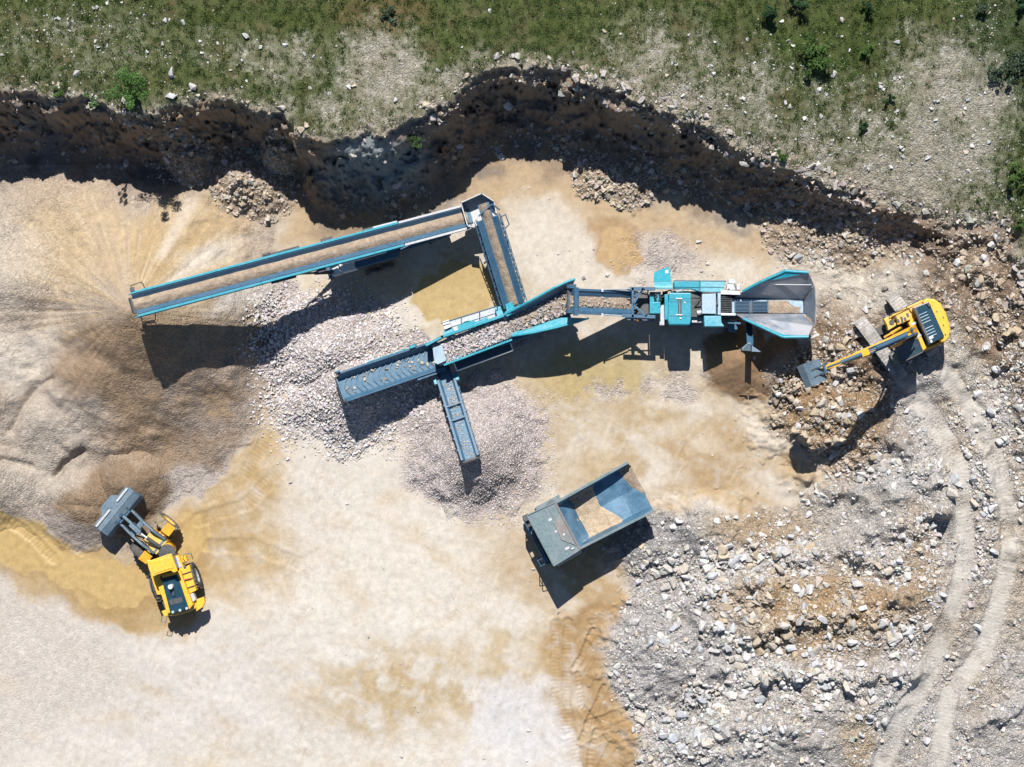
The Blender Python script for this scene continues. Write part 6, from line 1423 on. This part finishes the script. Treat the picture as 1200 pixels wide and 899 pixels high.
# lift arms and linkage
mb = MB()
for sg in (-1, 1):
    pts = [(-.75, 1.9), (.2, 2.2), (1.1, 2.05), (1.9, 1.65), (2.5, 1.45)]; v0, v1 = sorted((sg * .50, sg * .64))
    for (a, z), (b, y) in zip(pts[:-1], pts[1:]): mb.hull2([ff(a, v0, z + .2), ff(b, v0, y + .2), ff(b, v1, y + .2), ff(a, v1, z + .2)], [ff(a, v0, z - .2), ff(b, v0, y - .2), ff(b, v1, y - .2), ff(a, v1, z - .2)])
mb.cbox(ffr, .95, 1.3, -.55, .55, 1.9, 2.15); mb.tube(ff(-.7, -.6, 1.9), ff(-.7, .6, 1.9), .12); la = mb.build('lift_arm', BUCKET, wl, .02)
mb = MB(); mb.hull2([ff(.7, -.14, 2.85), ff(1.6, -.14, 2.6), ff(1.6, .14, 2.6), ff(.7, .14, 2.85)], [ff(.9, -.14, 2.0), ff(1.55, -.14, 1.8), ff(1.55, .14, 1.8), ff(.9, .14, 2.0)]); mb.beam(ff(1.55, 0, 2.1), ff(2.45, 0, 2.0), .16, .2); mb.build('tilt_lever', BUCKET, la, .02)
mb = MB(); mb.tube(ff(-.75, 0, 2.1), ff(.2, 0, 2.5), .13); mb.build('hydraulic_cylinder', DARK, la)
for sg in (-1, 1): mb = MB(); mb.tube(ff(-.5, sg * .34, 1.0), ff(.5, sg * .34, 1.4), .10); mb.tube(ff(.5, sg * .34, 1.4), ff(1.0, sg * .5, 1.9), .055); mb.build('hydraulic_cylinder', DARK, la)
mb = MB(); mb.tube(ff(.2, 0, 2.5), ff(.8, 0, 2.7), .06); mb.build('piston_rod', WHITE, la)
# bucket
def rb(p, ang=R(52)):
    a, z = p[0] - 2.4, p[1] - 1.4; return (2.4 + a * math.cos(ang) + z * math.sin(ang), 1.75 - a * math.sin(ang) + z * math.cos(ang))
hwK = 1.66; mb = MB(); prof = [(4.15, 1.35), (3.4, 1.0), (2.85, .92), (2.42, 1.12), (2.24, 1.5), (2.36, 1.95), (2.78, 2.35)]; prof = [rb(p) for p in prof]
for (a, z), (b, y) in zip(prof[:-1], prof[1:]):
    d = Vector((b - a, y - z)).normalized(); nx, ny = -d.y * .05, d.x * .05
    mb.hull2([ff(a, -hwK, z), ff(b, -hwK, y), ff(b, hwK, y), ff(a, hwK, z)], [ff(a + nx, -hwK, z + ny), ff(b + nx, -hwK, y + ny), ff(b + nx, hwK, y + ny), ff(a + nx, hwK, z + ny)])
sp_ = [(4.05, 1.33), (3.4, 1.02), (2.85, .94), (2.44, 1.13), (2.26, 1.5), (2.38, 1.93), (2.78, 2.33), (3.1, 2.1), (3.5, 1.6)]; sp_ = [rb(p) for p in sp_]
for sg in (-1, 1): a_, b_ = (hwK, hwK + .05) if sg > 0 else (-hwK - .05, -hwK); mb.hull2([ff(a, a_, z) for a, z in sp_], [ff(a, b_, z) for a, z in sp_])
bk = mb.build('bucket', BUCKET, wl)
mb = MB(); e_ = rb((2.76, 2.33)); mb.beam(ff(e_[0], -hwK, e_[1]), ff(e_[0], hwK, e_[1]), .20, .14); mb.hull2([ff(e_[0], -.95, e_[1]), ff(e_[0], .95, e_[1]), ff(e_[0] + .5, .5, e_[1] - .1), ff(e_[0] + .5, -.5, e_[1] - .1)], [ff(e_[0], -.95, e_[1] - .06), ff(e_[0], .95, e_[1] - .06), ff(e_[0] + .5, .5, e_[1] - .16), ff(e_[0] + .5, -.5, e_[1] - .16)]); mb.build('spill_guard', BUCKET, bk)
mb = MB(); e_ = rb((2.62, 2.32)); mb.beam(ff(e_[0], -hwK * .97, e_[1] + .05), ff(e_[0], -.5, e_[1] + .05), .14, .05); mb.beam(ff(e_[0], .2, e_[1] + .05), ff(e_[0], hwK * .97, e_[1] + .05), .14, .05); mb.build('wear_strip', GALV, bk)
mb = MB(); e_ = rb((4.15, 1.36)); e2 = rb((4.35, 1.4)); mb.beam(ff(e_[0], -hwK, e_[1]), ff(e_[0], hwK, e_[1]), .16, .06)
for i in range(8): v = -1.5 + i * 3 / 7; mb.beam(ff(e_[0], v, e_[1]), ff(e2[0], v, e2[1]), .1, .07)
mb.build('cutting_edge', WHITE, bk)
mb = MB()
for v in (-.57, .57): mb.extv(ffr, v - .08, v + .08, [(2.25, 1.2), (2.5, 1.1), (2.5, 2.1), (2.3, 1.9)])
mb.extv(ffr, -.1, .1, [(2.2, 1.8), (2.4, 1.5), (2.6, 2.3), (2.4, 2.2)]); mb.cbox(ffr, 2.2, 2.34, -.5, .5, 1.7, 1.9); mb.build('bucket_lug', FRAME, bk)
